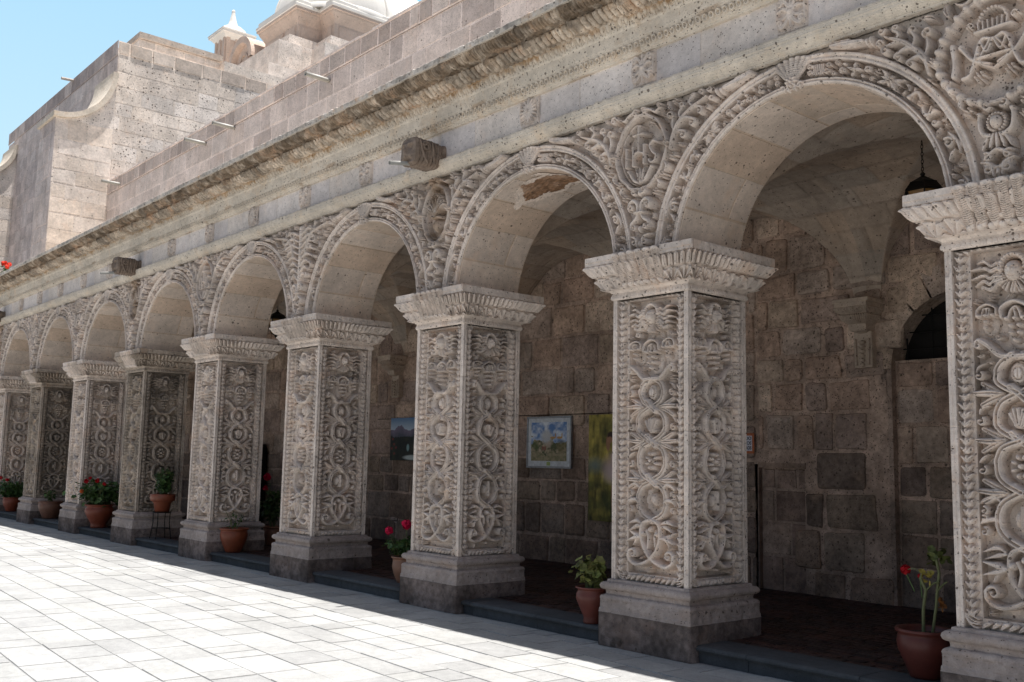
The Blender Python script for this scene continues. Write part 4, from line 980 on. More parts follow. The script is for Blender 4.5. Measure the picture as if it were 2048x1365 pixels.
# gallery wall
PAL = [(1, 1, 1), (1.08, 1.0, .93), (.88, .85, .84), (1.12, 1.08, 1.0), (.84, .80, .80), (1.0, .90, .84), (1.22, 1.20, 1.14), (.74, .70, .70), (.96, .94, .92), (1.04, .95, .88)]
gw = thing('gallery_wall', 'rough ashlar wall of mixed grey, pink and buff blocks at the back of the gallery', 'wall', (0, GD, 0))
gw_off = Matrix.Translation((0, 0, 0))
DX, DZ, DR = -2.2, 2.95, .90
def door_skip(a, b, v0, v1):
    xm, zm = (a+b)/2, (v0+v1)/2
    if abs(xm-DX) < DR+(b-a)*.22 and v0 < DZ and v1 > FZ: return True
    if math.hypot(xm-DX, zm-DZ) < DR+.12 and zm > DZ-.3: return True
    if -5.04 < xm < -4.32 and zm < 1.76: return True
    return False
wm = MB()
LO = [tuple(np.array(c)*k) for c, k in zip(PAL, [.95]*10)]
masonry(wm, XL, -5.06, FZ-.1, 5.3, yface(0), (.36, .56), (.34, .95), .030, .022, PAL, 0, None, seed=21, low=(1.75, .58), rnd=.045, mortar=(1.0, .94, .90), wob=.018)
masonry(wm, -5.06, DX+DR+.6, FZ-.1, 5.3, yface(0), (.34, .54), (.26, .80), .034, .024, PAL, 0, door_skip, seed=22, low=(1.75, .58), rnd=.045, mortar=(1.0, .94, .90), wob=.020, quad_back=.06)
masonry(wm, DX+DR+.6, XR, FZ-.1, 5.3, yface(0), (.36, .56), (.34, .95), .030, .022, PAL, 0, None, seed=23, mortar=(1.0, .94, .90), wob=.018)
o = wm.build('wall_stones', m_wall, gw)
# voussoirs round the arched doorway
vm = MB(); gth = np.linspace(0, math.pi, 12)
for k in range(11):
    a, b = gth[k]+.012, gth[k+1]-.012; c = np.array(PAL[(k*3) % 9])
    r0, r1 = DR, DR+.34+.05*(k % 2)
    P = np.array([[[DX+r*math.cos(t), -.022, DZ+r*math.sin(t)] for r in (r0, r1)] for t in np.linspace(a, b, 4)]); vm.grid(P, tint=c)
    P2 = np.array([[[DX+r0*math.cos(t), y, DZ+r0*math.sin(t)] for y in (-.022, .30)] for t in np.linspace(a-.012, b+.012, 4)]); vm.grid(P2, tint=c*.9)
vm.box(DX-DR-.06, DX-DR, -.02, .12, FZ-.05, DZ, tint=(.8, .76, .74)); vm.box(DX+DR, DX+DR+.3, -.02, .12, FZ-.05, DZ, tint=(.9, .86, .8))
vm.box(DX-DR-.42, DX-DR-.002, .03, .30, 2.5, 3.5, tint=(.8, .76, .74)); vm.build('door_arch', m_wall, gw)
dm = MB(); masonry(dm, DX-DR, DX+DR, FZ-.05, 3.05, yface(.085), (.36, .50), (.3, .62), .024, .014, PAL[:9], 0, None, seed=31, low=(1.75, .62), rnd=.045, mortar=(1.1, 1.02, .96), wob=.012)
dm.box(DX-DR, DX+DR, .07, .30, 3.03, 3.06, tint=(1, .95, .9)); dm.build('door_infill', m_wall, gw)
gr = thing('arched_window_grille', 'dark arched window with iron grille above the walled up doorway', 'window', (DX, GD+.2, 3.05))
gb = MB(); 
for x in np.linspace(-.8, .8, 6): gb.tube([(x, 0, 0), (x, 0, max(.06, math.sqrt(max(.02, DR**2-x*x))-.12))], .009, 6)
for z in (.16, .36, .56): w_ = math.sqrt(DR**2-(z+.1)**2)-.01; gb.tube([(-w_, .0, z), (w_, .0, z)], .009, 6)
gb.build('iron_bars', m_black, gr)
gp = MB(); th = np.linspace(0, math.pi, 25); gp.add(np.array([[0, .12, 0]]+[[DR*1.02*math.cos(t), .12, -.1+DR*1.02*math.sin(t)] for t in th]), t=[[0, i+1, i+2] for i in range(24)]); gp.build('dark_opening', m_dark, gr)
# blocked small doorway niche
nm = MB(); masonry(nm, -5.04, -4.32, FZ-.05, 1.735, yface(.075), (.38, .62), (.32, .60), .02, .012, [(.75, .68, .66), (.85, .8, .77), (.6, .54, .53)], 0, None, seed=33, mortar=(.9, .85, .82))
nm.box(-5.10, -5.04, -.0, .08, FZ-.05, 1.78, tint=(.5, .46, .45)); nm.box(-5.04, -4.32, -.012, .08, 1.735, 1.80, tint=(.7, .64, .6)); nm.build('niche_infill', m_wall, gw)
bx = MB(); bx.box(-13.80, -13.50, -.012, .0, .50, .86, tint=(1.5, 1.5, 1.5)); bx.box(-13.775, -13.525, -.016, -.012, .525, .835, tint=(.25, .25, .26)); bx.box(-13.75, -13.55, -.022, -.016, .55, .81, tint=(1.25, 1.25, 1.3)); bx.build('service_hatch', m_wall, gw)
# corbels
def corbel_mesh():
    mb = MB(); 
    prof = [(.0, -.36), (.10, -.33), (.12, -.30), (.13, -.24), (.20, -.20), (.22, -.15), (.215, -.13), (.27, -.10), (.29, -.06), (.29, .0)]
    e, z, s_, d = prof_sample(prof, .012); sx = np.linspace(-1, 1, 70); S_, E_ = np.meshgrid(sx, e, indexing='ij'); Zz = np.meshgrid(sx, z, indexing='ij')[1]
    h = leaf_rows(S_, Zz, -.25, -.135, 12, .02, 0)+leaf_rows(S_, Zz, -.125, -.05, 16, .016, 1)
    hw = .05
    mb.grid(np.stack([S_*(hw+E_*.75+h), -(E_+.12+h), Zz], -1))
    for sx_ in (-1, 1):
        Y, Z2 = np.meshgrid(np.linspace(0, 1, 20), z, indexing='ij'); EE = np.interp(Z2, z, e)
        hh = leaf_rows(Y*2-1, Z2, -.25, -.135, 6, .02, 0)+leaf_rows(Y*2-1, Z2, -.125, -.05, 8, .016, 1)
        mb.grid(np.stack([sx_*(hw+EE*.75+hh), -Y*(EE+.12), Z2], -1))
    mb.box(-.30, .30, -.42, 0, .0, .05, bev=.006)
    # tapering stem with turned drop
    mb.box(-.15, .15, -.13, 0, -.78, -.33, bev=.01)
    for k in range(6): mb.lathe([(.001, -.44-.055*k), (.055-.004*k, -.455-.055*k), (.058-.004*k, -.475-.055*k), (.03, -.492-.055*k), (.001, -.495-.055*k)], 12, (0, -.14, 0))
    mb.tube([(-.115, -.145, -.42), (-.10, -.145, -.75)], .018, 6); mb.tube([(.115, -.145, -.42), (.10, -.145, -.75)], .018, 6)
    return mb.mesh('wall_corbel', False)
me_cor = corbel_mesh(); me_cor.materials.append(m_vault)
CL = {1: 'carved wall corbel left of the arched grille, seen through the nearest arch', 4: 'carved wall corbel seen left of the mountain painting', }
for k in range(0, 9):
    o = ob('wall_corbel', me_cor, None, (-k*L, GD-.012, 3.76), scale=(.80, 1, 1)); tag(o, CL.get(k, 'carved wall corbel hidden behind the pillars on the gallery wall'), 'corbel', 'corbels on the gallery wall')
# unseen end walls added to keep sky light out of the gallery, plus rear backing
ew = MB(); ew.box(XL, XR, GD+.36, GD+.5, 0, 6.38); ew.box(XR-.3, XR, .9, GD, 0, 6.38); ew.box(XL, XL+.3, -.05, GD, 0, 6.38); ew.build('gallery_added_walls', m_wall)['kind'] = 'structure'
# ================================================================== GROUND
gd = MB(); gd.box(-400, 400, -400, 400, -.06, -.012, tint=(.7, .7, .7)); gd.build('ground', m_slab)['kind'] = 'structure'
pv = MB(); pang = R_(-3.2); co_, si_ = math.cos(pang), math.sin(pang)
PALG = [(1, 1, 1), (.94, .94, .94), (1.04, 1.04, 1.04), (.90, .90, .905), (1.02, 1.02, 1.01), (.97, .97, .97), (1.06, 1.06, 1.05)]
fpave = lambda U, V, h: st3(U*co_-V*si_, U*si_+V*co_, h-.010)
masonry(pv, -36, 9, -12.5, 3.0, fpave, (.28, .44), (.24, .78), .006, .009, PALG, 0, None, seed=41, mortar=(.84, .84, .84), vary=.05, wob=.002, quad_back=2.)
pv.build('courtyard_paving', m_slab)['kind'] = 'structure'
fl = MB(); fl.box(XL, XR, .42, GD+.1, .0, FZ-.012, tint=(.8, .8, .8))
masonry(fl, XL, XR, .42, GD, lambda U, V, h: st3(U, V, FZ-.010+h), (.115, .125), (.22, .26), .008, .006, [(1, 1, 1), (1.4, 1.1, 1.), (.7, .7, .72), (1.1, .9, .85)], 0, None, seed=42, mortar=(.8, .8, .8), back=False, wob=.002)
fl.build('gallery_floor', m_brick)['kind'] = 'structure'
sp_ = MB(); g = np.random.default_rng(5); x = XL
while x < XR:
    wd = g.uniform(.7, 1.25); c = np.array((1, 1, 1))*g.uniform(.85, 1.15)
    xs = np.array([x+.003, x+wd-.003]); 
    pr_ = [(.42, FZ), (.03, FZ), (.004, FZ-.006), (-.010, FZ-.020), (-.012, FZ-.034), (-.002, FZ-.050), (.025, FZ-.054), (.025, 0)]
    P = np.array([[(xx, y, z+.0006*(int(x*7) % 3)) for y, z in pr_] for xx in xs]); sp_.grid(P, tint=c); 
    for xx in xs: sp_.add([(xx, y, z) for y, z in pr_], [[0, 1, 2, 3], [0, 3, 4, 5], [0, 5, 6, 7]], tint=c)
    x += wd
sp_.build('step', m_step)['kind'] = 'structure'

# ================================================================== RAIN SPOUTS (carved heads with pipe)
def spout(k, label):
    t = thing('rain_spout', label, 'rain spout', (-k*L-.02, -.07, 5.48), 'carved rain spouts on the frieze')
    n, m = 97, 70; U, V = np.meshgrid(np.linspace(0, 2*math.pi, n), np.linspace(0, 1, m), indexing='ij')
    c_, s_ = np.cos(U), np.sin(U); sq = (np.abs(c_)**4+np.abs(s_)**4)**(-1/4)
    face = V > .70                                    # last third of the grid closes the flat front
    fr_ = np.clip((1-V)/.30, 0, 1); rr = np.where(face, fr_**.75, 1.); Y = -np.where(face, .48+.02*(1-fr_), V/.70*.48)
    nz = .004*vnoise((n, m), (10, 9), 60+k, 3); nz[-1] = nz[0]
    groove = np.where((V < .60) & (V > .08), .011*np.cos(V*95+1.5*np.sin(U*2)), 0)
    neck = -.022*np.exp(-((V-.10)/.06)**2)+.014*np.exp(-((V-.64)/.04)**2)
    R0 = .158+nz+groove+neck; X = c_*sq*R0*rr; Z = s_*sq*(R0*1.02)*rr+.015
    d = lambda x0, z0, rx, rz: np.exp(-((X-x0)/rx)**2-((Z-z0)/rz)**2)*face
    Y = Y-.030*(d(.065, .10, .05, .022)+d(-.065, .10, .05, .022))+.028*(d(.062, .055, .028, .022)+d(-.062, .055, .028, .022))-.016*(d(.062, .055, .012, .012)+d(-.062, .055, .012, .012))
    Y = Y-.050*d(0, .02, .026, .065)-.030*d(0, -.05, .09, .035)+.03*d(0, -.095, .07, .018)-.022*d(0, -.130, .07, .016)
    mb = MB(); mb.grid(np.stack([X, Y, Z], -1)); mb.build('carved_head', m_spout, t, False)
    for sx in (-1, 1):
        f = MB(); a = np.linspace(0, 2*math.pi*1.5, 30)
        f.tube([(sx*(.166+.012*(q/30)), -.33+.058*(1-q/30*.75)*math.cos(x_), .075+.062*(1-q/30*.75)*math.sin(x_)) for q, x_ in enumerate(a)], .018, 8)
        f.build('ear', m_spout, t, True)
        f = MB(); f.tube([(sx*.165, -.42, .16), (sx*.172, -.40, .04), (sx*.168, -.36, -.05), (sx*.165, -.30, -.13)], [.012, .018, .018, .01], 8); f.tube([(sx*.163, -.24, .15), (sx*.17, -.22, .02), (sx*.166, -.20, -.12)], [.010, .016, .010], 8)
        f.build('mane', m_spout, t, True)
    p = MB(); th = np.linspace(0, 2*math.pi, 17); A = np.array([0, -.40, -.125]); B = np.array([0, -.745, -.185]); d = (B-A)/np.linalg.norm(B-A); ux = np.array([1., 0, 0]); uz = np.cross(ux, d)
    P = np.array([[A+r_*(math.cos(q)*ux+math.sin(q)*uz) if w_ == 0 else B+r_*(math.cos(q)*ux+math.sin(q)*uz) for (w_, r_) in ((0, .026), (1, .026), (1, .021), (0, .021))] for q in th])
    p.grid(P); p.build('pipe', m_pipe, t, True)
spout(2, 'large dark carved head rain spout with grey pipe, nearest the camera above the second arch')
spout(5, 'dark block shaped rain spout with grey pipe in the middle of the frieze')
spout(8, 'dark rain spout cut off by the left edge of the photo')

# ================================================================== UPPER WALL
uw = thing('upper_wall', 'long plain grey ashlar wall rising above the cornice with drain pipes at its top', 'wall', (0, GD, 0))
um = MB(); PU = [(1, 1, 1), (.93, .92, .92), (1.06, 1.05, 1.05), (.86, .84, .84), (1.0, .98, .97), (1.03, 1.0, .98)]
XC = -32.147
masonry(um, XC, XR, 6.44, 10.80, yface(0), (.50, .56), (.45, 1.05), .030, .006, PU, 0, None, seed=51, mortar=(1.22, 1.2, 1.2), wob=.006)
masonry(um, XC, XR, 10.80, 11.24, yface(-.03), (.44, .44), (.3, .8), .026, .012, [(.84, .81, .79), (.94, .92, .9), (.76, .72, .70), (1, .98, .96)], 0, None, seed=52, mortar=(1.3, 1.28, 1.28), wob=.006)
um.box(XC, XR, .012, .5, 6.4, 11.235, tint=(1.2, 1.18, 1.15))
g = np.random.default_rng(3); x = XC
while x < XR:
    wd = g.uniform(.25, .6); um.box(x, min(x+wd, XR), -.050, .5, 11.23, 11.25+g.uniform(.0, .05), tint=(1.25, 1.22, 1.2)); x += wd
um.build('wall_stones', m_upper, uw)
for (x, z) in ((-30.9, 10.93), (-23.95, 10.72), (-22.08, 10.73), (-17.0, 10.62), (-10.2, 10.6)):
    p = MB(); P = np.array([[(r_*math.cos(q), y, r_*math.sin(q)) for (y, r_) in ((.0, .055), (-.62, .055), (-.62, .044), (0, .044))] for q in np.linspace(0, 2*math.pi, 15)])
    p.grid(P); p.build('drain_pipe', m_pipe, uw, True, (x, -.02, z))
# ================================================================== CHURCH
ch = thing('church', 'pale stone church with buttresses, white domes and a small turret rising behind the arcade', 'church', (XC, 5, 0))
def cloc(o): o.location = (-XC, -5, 0); return o
def sub(o, p): o.parent = p; o.location = (0, 0, 0); return o
PC = [(1, 1, 1), (1.05, 1.03, 1.0), (.94, .92, .90), (1.0, .97, .93)]
cm = MB()
masonry(cm, 4.1, 13.0, 5.0, 16.0, xface(XC), (.5, .6), (.6, 1.3), .022, .008, PC, 0, None, seed=61, mortar=(.97, .95, .92), wob=.02)
masonry(cm, 4.1, 13.0, 16.0, 16.5, xface(XC), (.5, .5), (.6, 1.1), .03, .03, [(.78, .74, .70), (.7, .66, .63), (.9, .86, .82)], 0, None, seed=62, wob=.02)
cm.box(-46.5, XC-.02, 4.3, 13.0, 0, 16.49); cloc(cm.build('side_wall', m_church_lit, ch))
c2 = MB(); masonry(c2, -46.5, XC+.02, 6.0, 15.95, yface(4.1), (.5, .6), (.5, 1.1), .02, .01, PU, 0, None, seed=63, mortar=(1.05, 1.02, 1.02))
masonry(c2, -46.5, XC+.03, 15.95, 16.52, yface(4.07), (.5, .57), (.6, 1.1), .02, .012, [(.78, .75, .75), (.68, .65, .65), (.9, .88, .87)], 0, None, seed=64)
c2.tube([(-37.1, 4.05, 16.42), (-37.1, 3.60, 16.40)], .06, 8, tint=(.9, .9, .85))
cloc(c2.build('front_wall', m_church_shaded, ch))
c3 = MB(); masonry(c3, 5.0, 8.15, 16.3, 17.0, xface(XC-.5), (.4, .5), (.6, 1.3), .022, .008, PC, 0, None, seed=65, wob=.02)
c3.box(-44, XC-.52, 5.0, 8.15, 16.3, 17.02); c3.box(-44, XC-.40, 4.95, 8.2, 17.02, 17.25, tint=(.7, .66, .62)); c3.box(-40, XC-.02, 8.1, 13, 16.45, 16.9, tint=(1, .98, .95)); cloc(c3.build('upper_block', m_church_lit, ch))
def buttress(x1, x0, yl, zl, yh, zh, seed):
    t = np.linspace(0, math.pi/2, 20); cy = yl+(yh-yl)*np.sin(t); cz = zh-(zh-zl)*np.cos(t)
    mb = MB(); P = np.zeros((20, 2, 3)); P[:, 0] = np.stack([np.full(20, x1), cy, cz], -1); P[:, 1] = P[:, 0]; P[:, 1, 2] = 5
    mb.grid(P); mb.grid(P-[x1-x0, 0, 0]); mb.grid(np.stack([P[:, 0], P[:, 0]-[x1-x0, 0, 0]], 1))
    B = MB(); masonry(B, yl, yh, 5, zl, xface(x1), (.5, .6), (.6, 1.3), .022, .008, PC, 0, None, seed=seed, mortar=(.97, .95, .92), wob=.02, back=False)
    for k in range(len(B.v)): pass
    mb.v += B.v; mb.c += B.c; mb.q += [q+mb.n for q in B.q]; mb.n += B.n
    bt = cloc(mb.build('buttress', m_church_lit, ch))
    fm = MB(); masonry(fm, x0, x1, 5, zl, yface(yl), (.5, .6), (.6, 1.8), .02, .01, PU, 0, None, seed=seed+1, mortar=(1.05, 1.02, 1.02)); sub(fm.build('front_face', m_church_shaded, ch), bt)
    cp = MB(); Q = []
    for a, b in ((x0-.10, x1+.14),):
        pts = [(yl-.10, zl-.0)]+list(zip(cy, cz)); pts = np.array(pts); nrm = np.gradient(pts, axis=0); nrm /= np.linalg.norm(nrm, axis=1)[:, None]; up = np.stack([-nrm[:, 1], nrm[:, 0]], 1)
        lo, hi = pts-up*.02, pts+up*.16
        ring = [np.stack([np.full(len(pts), xx), q[:, 0], q[:, 1]], -1) for xx, q in ((a, lo), (b, lo), (b, hi), (a, hi), (a, lo))]
        cp.grid(np.stack(ring, 1)); cp.add([ring[i][0] for i in range(4)], [[0, 1, 2, 3]]); cp.add([ring[i][-1] for i in range(4)], [[0, 1, 2, 3]])
    sub(cp.build('scroll_coping', m_cream, ch), bt)
buttress(XC+.02, XC-1.78, 2.18, 13.2, 4.11, 15.25, 70)
buttress(-45.0, -46.8, .2, 13.2, 4.11, 15.6, 74)
# domes on a stepped drum, placed by their real distance behind
def cbox(name, mat, *bx, bev=.0, tint=None):
    mb = MB()
    for b in bx: mb.box(*b, bev=bev, tint=tint)
    return cloc(mb.build(name, mat, ch))
def flare(x0, x1, y0, y1, z0, z1, o, name, mat, tint=None):
    mb = MB(); pr_ = [(0, z0), (.02, z0+.05), (.10, z0+(z1-z0)*.3), (o*.75, z0+(z1-z0)*.7), (o*.8, z1-.12), (o, z1-.10), (o, z1)]
    R = []
    for e, z in pr_: R.append([(x0-e, y0-e, z), (x1+e, y0-e, z), (x1+e, y1+e, z), (x0-e, y1+e, z), (x0-e, y0-e, z)])
    mb.grid(np.array(R).transpose(1, 0, 2)); mb.add([R[-1][i] for i in range(4)], [[0, 1, 2, 3]]); return mb
db = cbox('drum', m_pink, (-40.95, -37.6, 14.0, 20, 19, 22.3), (-42.0, -36.4, 15.25, 19, 19, 22.3))
pn = MB()
for (x0, x1) in ((-40.5, -39.0), (-38.8, -37.8)): pn.box(x0, x1, 13.965, 14.0, 20.9, 22.1); pn.box(x0+.07, x1-.07, 13.95, 13.965, 20.97, 22.03)
for (y0, y1) in ((14.15, 15.05),): pn.box(-37.6, -37.565, y0, y1, 20.9, 22.05)
for (y0, y1) in ((15.5, 16.6), (16.9, 18.2)): pn.box(-36.4, -36.365, y0, y1, 20.9, 22.05)
pn.box(-37.4, -36.6, 15.215, 15.25, 20.9, 22.1); sub(pn.build('drum_panel', m_pink, ch), db)
for (a, b_, c, d) in ((-40.95, -37.6, 14.0, 20), (-42.0, -36.4, 15.25, 19)):
    f1 = flare(a, b_, c, d, 22.15, 22.82, .34, '', None); sub(f1.build('drum_cornice', m_pink, ch), db)
    f2 = MB(); f2.box(a-.38, b_+.38, c-.38, d+.38, 22.83, 23.0, bev=.03); f2.box(a-.30, b_+.30, c-.30, d+.30, 23.0, 23.25, bev=.05); sub(f2.build('drum_coping', m_white, ch), db)
cbox('stepped_base', m_church_lit, (-41.5, -37.3, 13.4, 20, 17, 21.35), (-42.5, -36.1, 14.9, 19.5, 17, 21.35), (-41.2, -36.9, 12.7, 20, 16, 20.75), (-42.5, -35.7, 14.4, 20.5, 16, 20.75), (-44, -36.4, 12.0, 22, 14, 19.3))
dm = MB(); R_d = 3.05; dm.lathe([(R_d*math.cos(t), R_d*1.02*math.sin(t)) for t in np.linspace(0, math.pi/2, 24)], 48, (-39.2, 17.0, 23.2))
do_ = cloc(dm.build('dome', m_white, ch, True))
rb = MB()
for k in range(8):
    a = k*math.pi/4+.39; rb.tube([(-39.2+(R_d+.02)*math.cos(t)*math.cos(a), 17+(R_d+.02)*math.cos(t)*math.sin(a), 23.2+R_d*1.03*math.sin(t)) for t in np.linspace(0, 1.5, 16)], .07, 6)
rb.lathe([(R_d+.12, -.2), (R_d+.14, .0), (R_d+.04, .1)], 48, (-39.2, 17, 23.2)); sub(rb.build('dome_rib', m_white, ch, True), do_)
d2 = MB(); R2 = 6.7; d2.lathe([(R2, -4)]+[(R2*math.cos(t), R2*1.0*math.sin(t)) for t in np.linspace(0, math.pi/2, 26)], 56, (-49.75, 25.5, 25.0)); cloc(d2.build('great_dome', m_white, ch, True))
# arched gable and white roof slopes
ag = MB(); th = np.linspace(0, math.pi, 22)
for (r0, r1, y0, y1) in ((1.0, 1.32, 13.4, 14.9), (0, 1.0, 13.7, 14.9), (.42, .52, 13.62, 13.7)):
    q = [[(-42.55+r*math.cos(t), y, 21.55+r*math.sin(t)) for (r, y) in ((max(r0, .01), y0), (r1, y0), (r1, y1), (max(r0, .01), y1), (max(r0, .01), y0))] for t in th]; ag.grid(np.array(q))
ag.box(-43.9, -41.2, 13.5, 15, 18, 21.56); cloc(ag.build('arched_gable', m_pink, ch))
ws = MB(); ws.add([(-47.5, 12.8, 20.4), (-43.9, 12.8, 20.4), (-43.9, 15, 22.9), (-47.5, 15, 22.9), (-47.5, 15, 18), (-43.9, 15, 18), (-43.9, 12.8, 18), (-47.5, 12.8, 18)], [[0, 1, 2, 3], [2, 3, 4, 5], [0, 1, 6, 7], [1, 2, 5, 6], [0, 3, 4, 7]])
ws.add([(-44.5, 15.0, 23.0), (-41.0, 15.0, 22.2), (-41, 19, 22.2), (-41.0, 17, 23.9), (-44.5, 17, 22)], [[0, 1, 3, 4]], [[1, 2, 3]]); cloc(ws.build('white_roof', m_white, ch))
tu = MB(); tx, ty = -45.35, 14.2
tu.box(tx-.62, tx+.62, ty-.62, ty+.62, 21.5, 23.95)
for sx in (-.5, 0, .5):
    tu.box(tx+sx-.10, tx+sx+.10, ty-.68, ty-.62, 21.5, 23.75); tu.box(tx+.62, tx+.68, ty+sx-.10, ty+sx+.10, 21.5, 23.75)
tu_ = cloc(tu.build('turret', m_pink, ch))
tc = flare(tx-.62, tx+.62, ty-.62, ty+.62, 23.6, 23.98, .3, '', None); tc.box(tx-.95, tx+.95, ty-.95, ty+.95, 23.985, 24.06)
tc.lathe([(.80, 0), (.80, .08), (.70, .28), (.5, .45), (.28, .55), (.26, .62), (.20, .8), (.12, 1.15), (.085, 1.38), (.10, 1.40), (.07, 1.48), (.01, 1.52)], 28, (tx, ty, 24.06)); sub(tc.build('turret_cap', m_white, ch), tu_)
t3 = MB(); t3.box(tx+1.5, tx+2.6, ty+2.4, ty+3.5, 21, 23.5); t3.lathe([(.85, 0), (.7, .3), (.2, .55), (.08, 1.2), (.01, 1.25)], 20, (tx+2.05, ty+2.95, 23.5)); cloc(t3.build('rear_turret', m_white, ch))

# ================================================================== LANTERNS
def lantern(x, y, ztop, label):
    t = thing('hanging_lantern', label, 'lantern', (x, y, ztop), 'lanterns hanging from the vault')
    c = MB(); z = -.02
    k = 0
    while z > -.36:
        a = np.linspace(0, 2*math.pi, 9); hz = .026; hx = .012
        P = [((hx*math.cos(q) if k % 2 else 0), (0 if k % 2 else hx*math.cos(q)), z-hz+hz*math.sin(q)) for q in a]; c.tube(P, .004, 5, caps=False); z -= .040; k += 1
    c.build('chain', m_black, t)
    f = MB(); f.lathe([(.012, -.36), (.03, -.38), (.02, -.40), (.05, -.42), (.13, -.47), (.15, -.475), (.15, -.485)], 6)
    f.lathe([(.15, -.485), (.205, -.56), (.205, -.572), (.19, -.572)], 6); f.lathe([(.10, -.86), (.11, -.865), (.04, -.90), (.02, -.95), (.001, -.96)], 6)
    for k in range(6):
        a = 2*math.pi*k/6; f.tube([(.185*math.cos(a), .185*math.sin(a), -.57), (.105*math.cos(a), .105*math.sin(a), -.862)], .008, 5)
    f.build('lantern_frame', m_black, t); g_ = MB(); g_.lathe([(.178, -.575), (.100, -.858)], 6); g_.build('glass', m_glass, t)
lantern(-1.83, 2.45, 5.16, 'black iron lantern hanging on a chain in the nearest arch on the right')
lantern(-15.45, 2.25, 5.12, 'small black iron lantern hanging inside the arch left of the centre, above a capital')

# ================================================================== PICTURES AND SIGN
def paint_mesh(w_, h_, fn, res=.008):
    nx, nz = int(w_/res)+1, int(h_/res)+1; X, Z = np.meshgrid(np.linspace(0, 1, nx), np.linspace(0, 1, nz), indexing='ij')
    col = fn(X, Z, nx, nz); mb = MB(); P = np.stack([X*w_-w_/2, np.zeros(X.shape), Z*h_], -1); mb.grid(P, tint=np.clip(col, 0, 1)); return mb
def lerp(a, b, t): return np.array(a)*(1-t[..., None])+np.array(b)*t[..., None]
def blot(c, X, Z, x, z, rx, rz, colr, soft=.25, a=1.):
    d = np.hypot((X-x)/rx, (Z-z)/rz); m = np.clip((1-d)/soft, 0, 1)*a; return c*(1-m[..., None])+np.array(colr)*m[..., None]
def p_land(X, Z, nx, nz):
    n = vnoise((nx, nz), (7, 6), 1, 4); n2 = vnoise((nx, nz), (20, 18), 2, 3)
    c = lerp((.10, .20, .42), (.62, .66, .70), np.clip(.5+.45*n+(.75-Z), 0, 1))
    m = (Z < .55+.10*n)*1.; c = c*(1-m[..., None])+m[..., None]*lerp((.07, .08, .03), (.42, .33, .22), np.clip(.4+.4*n2, 0, 1))
    m = np.clip((.22+.03*n-Z)/.02, 0, 1); c = c*(1-m[..., None])+m[..., None]*lerp((.30, .25, .15), (.16, .15, .07), np.clip(.5+.5*n2, 0, 1))
    for x, z, r, k in ((.12, .40, .13, (.08, .10, .03)), (.85, .38, .17, (.13, .11, .04)), (.45, .62, .20, (.45, .44, .42)), (.5, .42, .09, (.40, .32, .25))): c = blot(c, X, Z, x, z, r, r*1.2, k, .5, .8)
    for x in (.62, .80): c = blot(c, X, Z, x, .60, .09, .035, (.42, .24, .08)); c = blot(c, X, Z, x+.07, .66, .018, .07, (.42, .24, .08))
    for x in (.34, .40): c = blot(c, X, Z, x, .33, .018, .07, (.25, .04, .04))
    return c
def p_mount(X, Z, nx, nz):
    n = vnoise((nx, nz), (9, 6), 5, 4); c = lerp((.40, .48, .55), (.07, .16, .30), np.clip((Z-.7)*3.3, 0, 1))
    ridge = .70+.12*np.exp(-((X-.30)/.16)**2)+.10*np.exp(-((X-.85)/.15)**2)+.015*n
    m = (Z < ridge)*1.; c = c*(1-m[..., None])+m[..., None]*lerp((.16, .13, .19), (.06, .07, .10), np.clip((ridge-Z)*6+.2*n, 0, 1))
    m = np.clip((.58+.03*n-Z)/.02, 0, 1); c = c*(1-m[..., None])+m[..., None]*lerp((.006, .010, .010), (.03, .035, .02), np.clip(.3+.3*n, 0, 1))
    for x, z in ((.08, .5), (.12, .38), (.05, .28), (.18, .3), (.13, .16)): c = blot(c, X, Z, x, z, .045, .04, (.22, .03, .03), .8, .8)
    for x in (.55, .80): c = blot(c, X, Z, x, .30, .05, .10, (.20, .32, .32), .4)
    c = blot(c, X, Z, .7, .07, .34, .07, (.45, .50, .48), .4); return c
def p_dance(X, Z, nx, nz):
    n = vnoise((nx, nz), (5, 12), 8, 4); n2 = vnoise((nx, nz), (18, 8), 9, 4)
    c = lerp((.12, .11, .02), (.45, .36, .07), np.clip(.45+.3*n+.3*(Z-.4), 0, 1)); c = lerp(np.array((.03, .06, .02)), np.array((1, 1, 1)), np.zeros(X.shape))*0+c
    c = c*(.8+.22*n2[..., None]); c = blot(c, X, Z, .15, .52, .3, .1, (.14, .20, .20), .8, .7); c = blot(c, X, Z, .6, .15, .6, .16, (.03, .05, .012), .9, .8)
    c = blot(c, X, Z, .62, .50, .36, .17, (.50, .36, .33), .6, .85); c = blot(c, X, Z, .58, .44, .30, .12, (.55, .45, .45), .7, .6)
    c = blot(c, X, Z, .66, .66, .13, .10, (.34, .17, .09), .3); c = blot(c, X, Z, .62, .61, .12, .045, (.48, .35, .30), .4); c = blot(c, X, Z, .46, .73, .055, .09, (.30, .15, .08), .3)
    c = blot(c, X, Z, .54, .80, .12, .045, (.035, .015, .01), .3); c = blot(c, X, Z, .50, .76, .075, .035, (.33, .16, .09), .3)
    c = blot(c, X, Z, .86, .80, .08, .04, (.04, .02, .01), .4)
    for x in (.56, .68): c = blot(c, X, Z, x, .24, .035, .16, (.30, .17, .09), .5)
    return c
def p_dark(X, Z, nx, nz):
    n = vnoise((nx, nz), (5, 9), 18, 4); c = lerp((.02, .02, .012), (.22, .17, .04), np.clip(Z*1.4-.6+.3*n, 0, 1)); return c
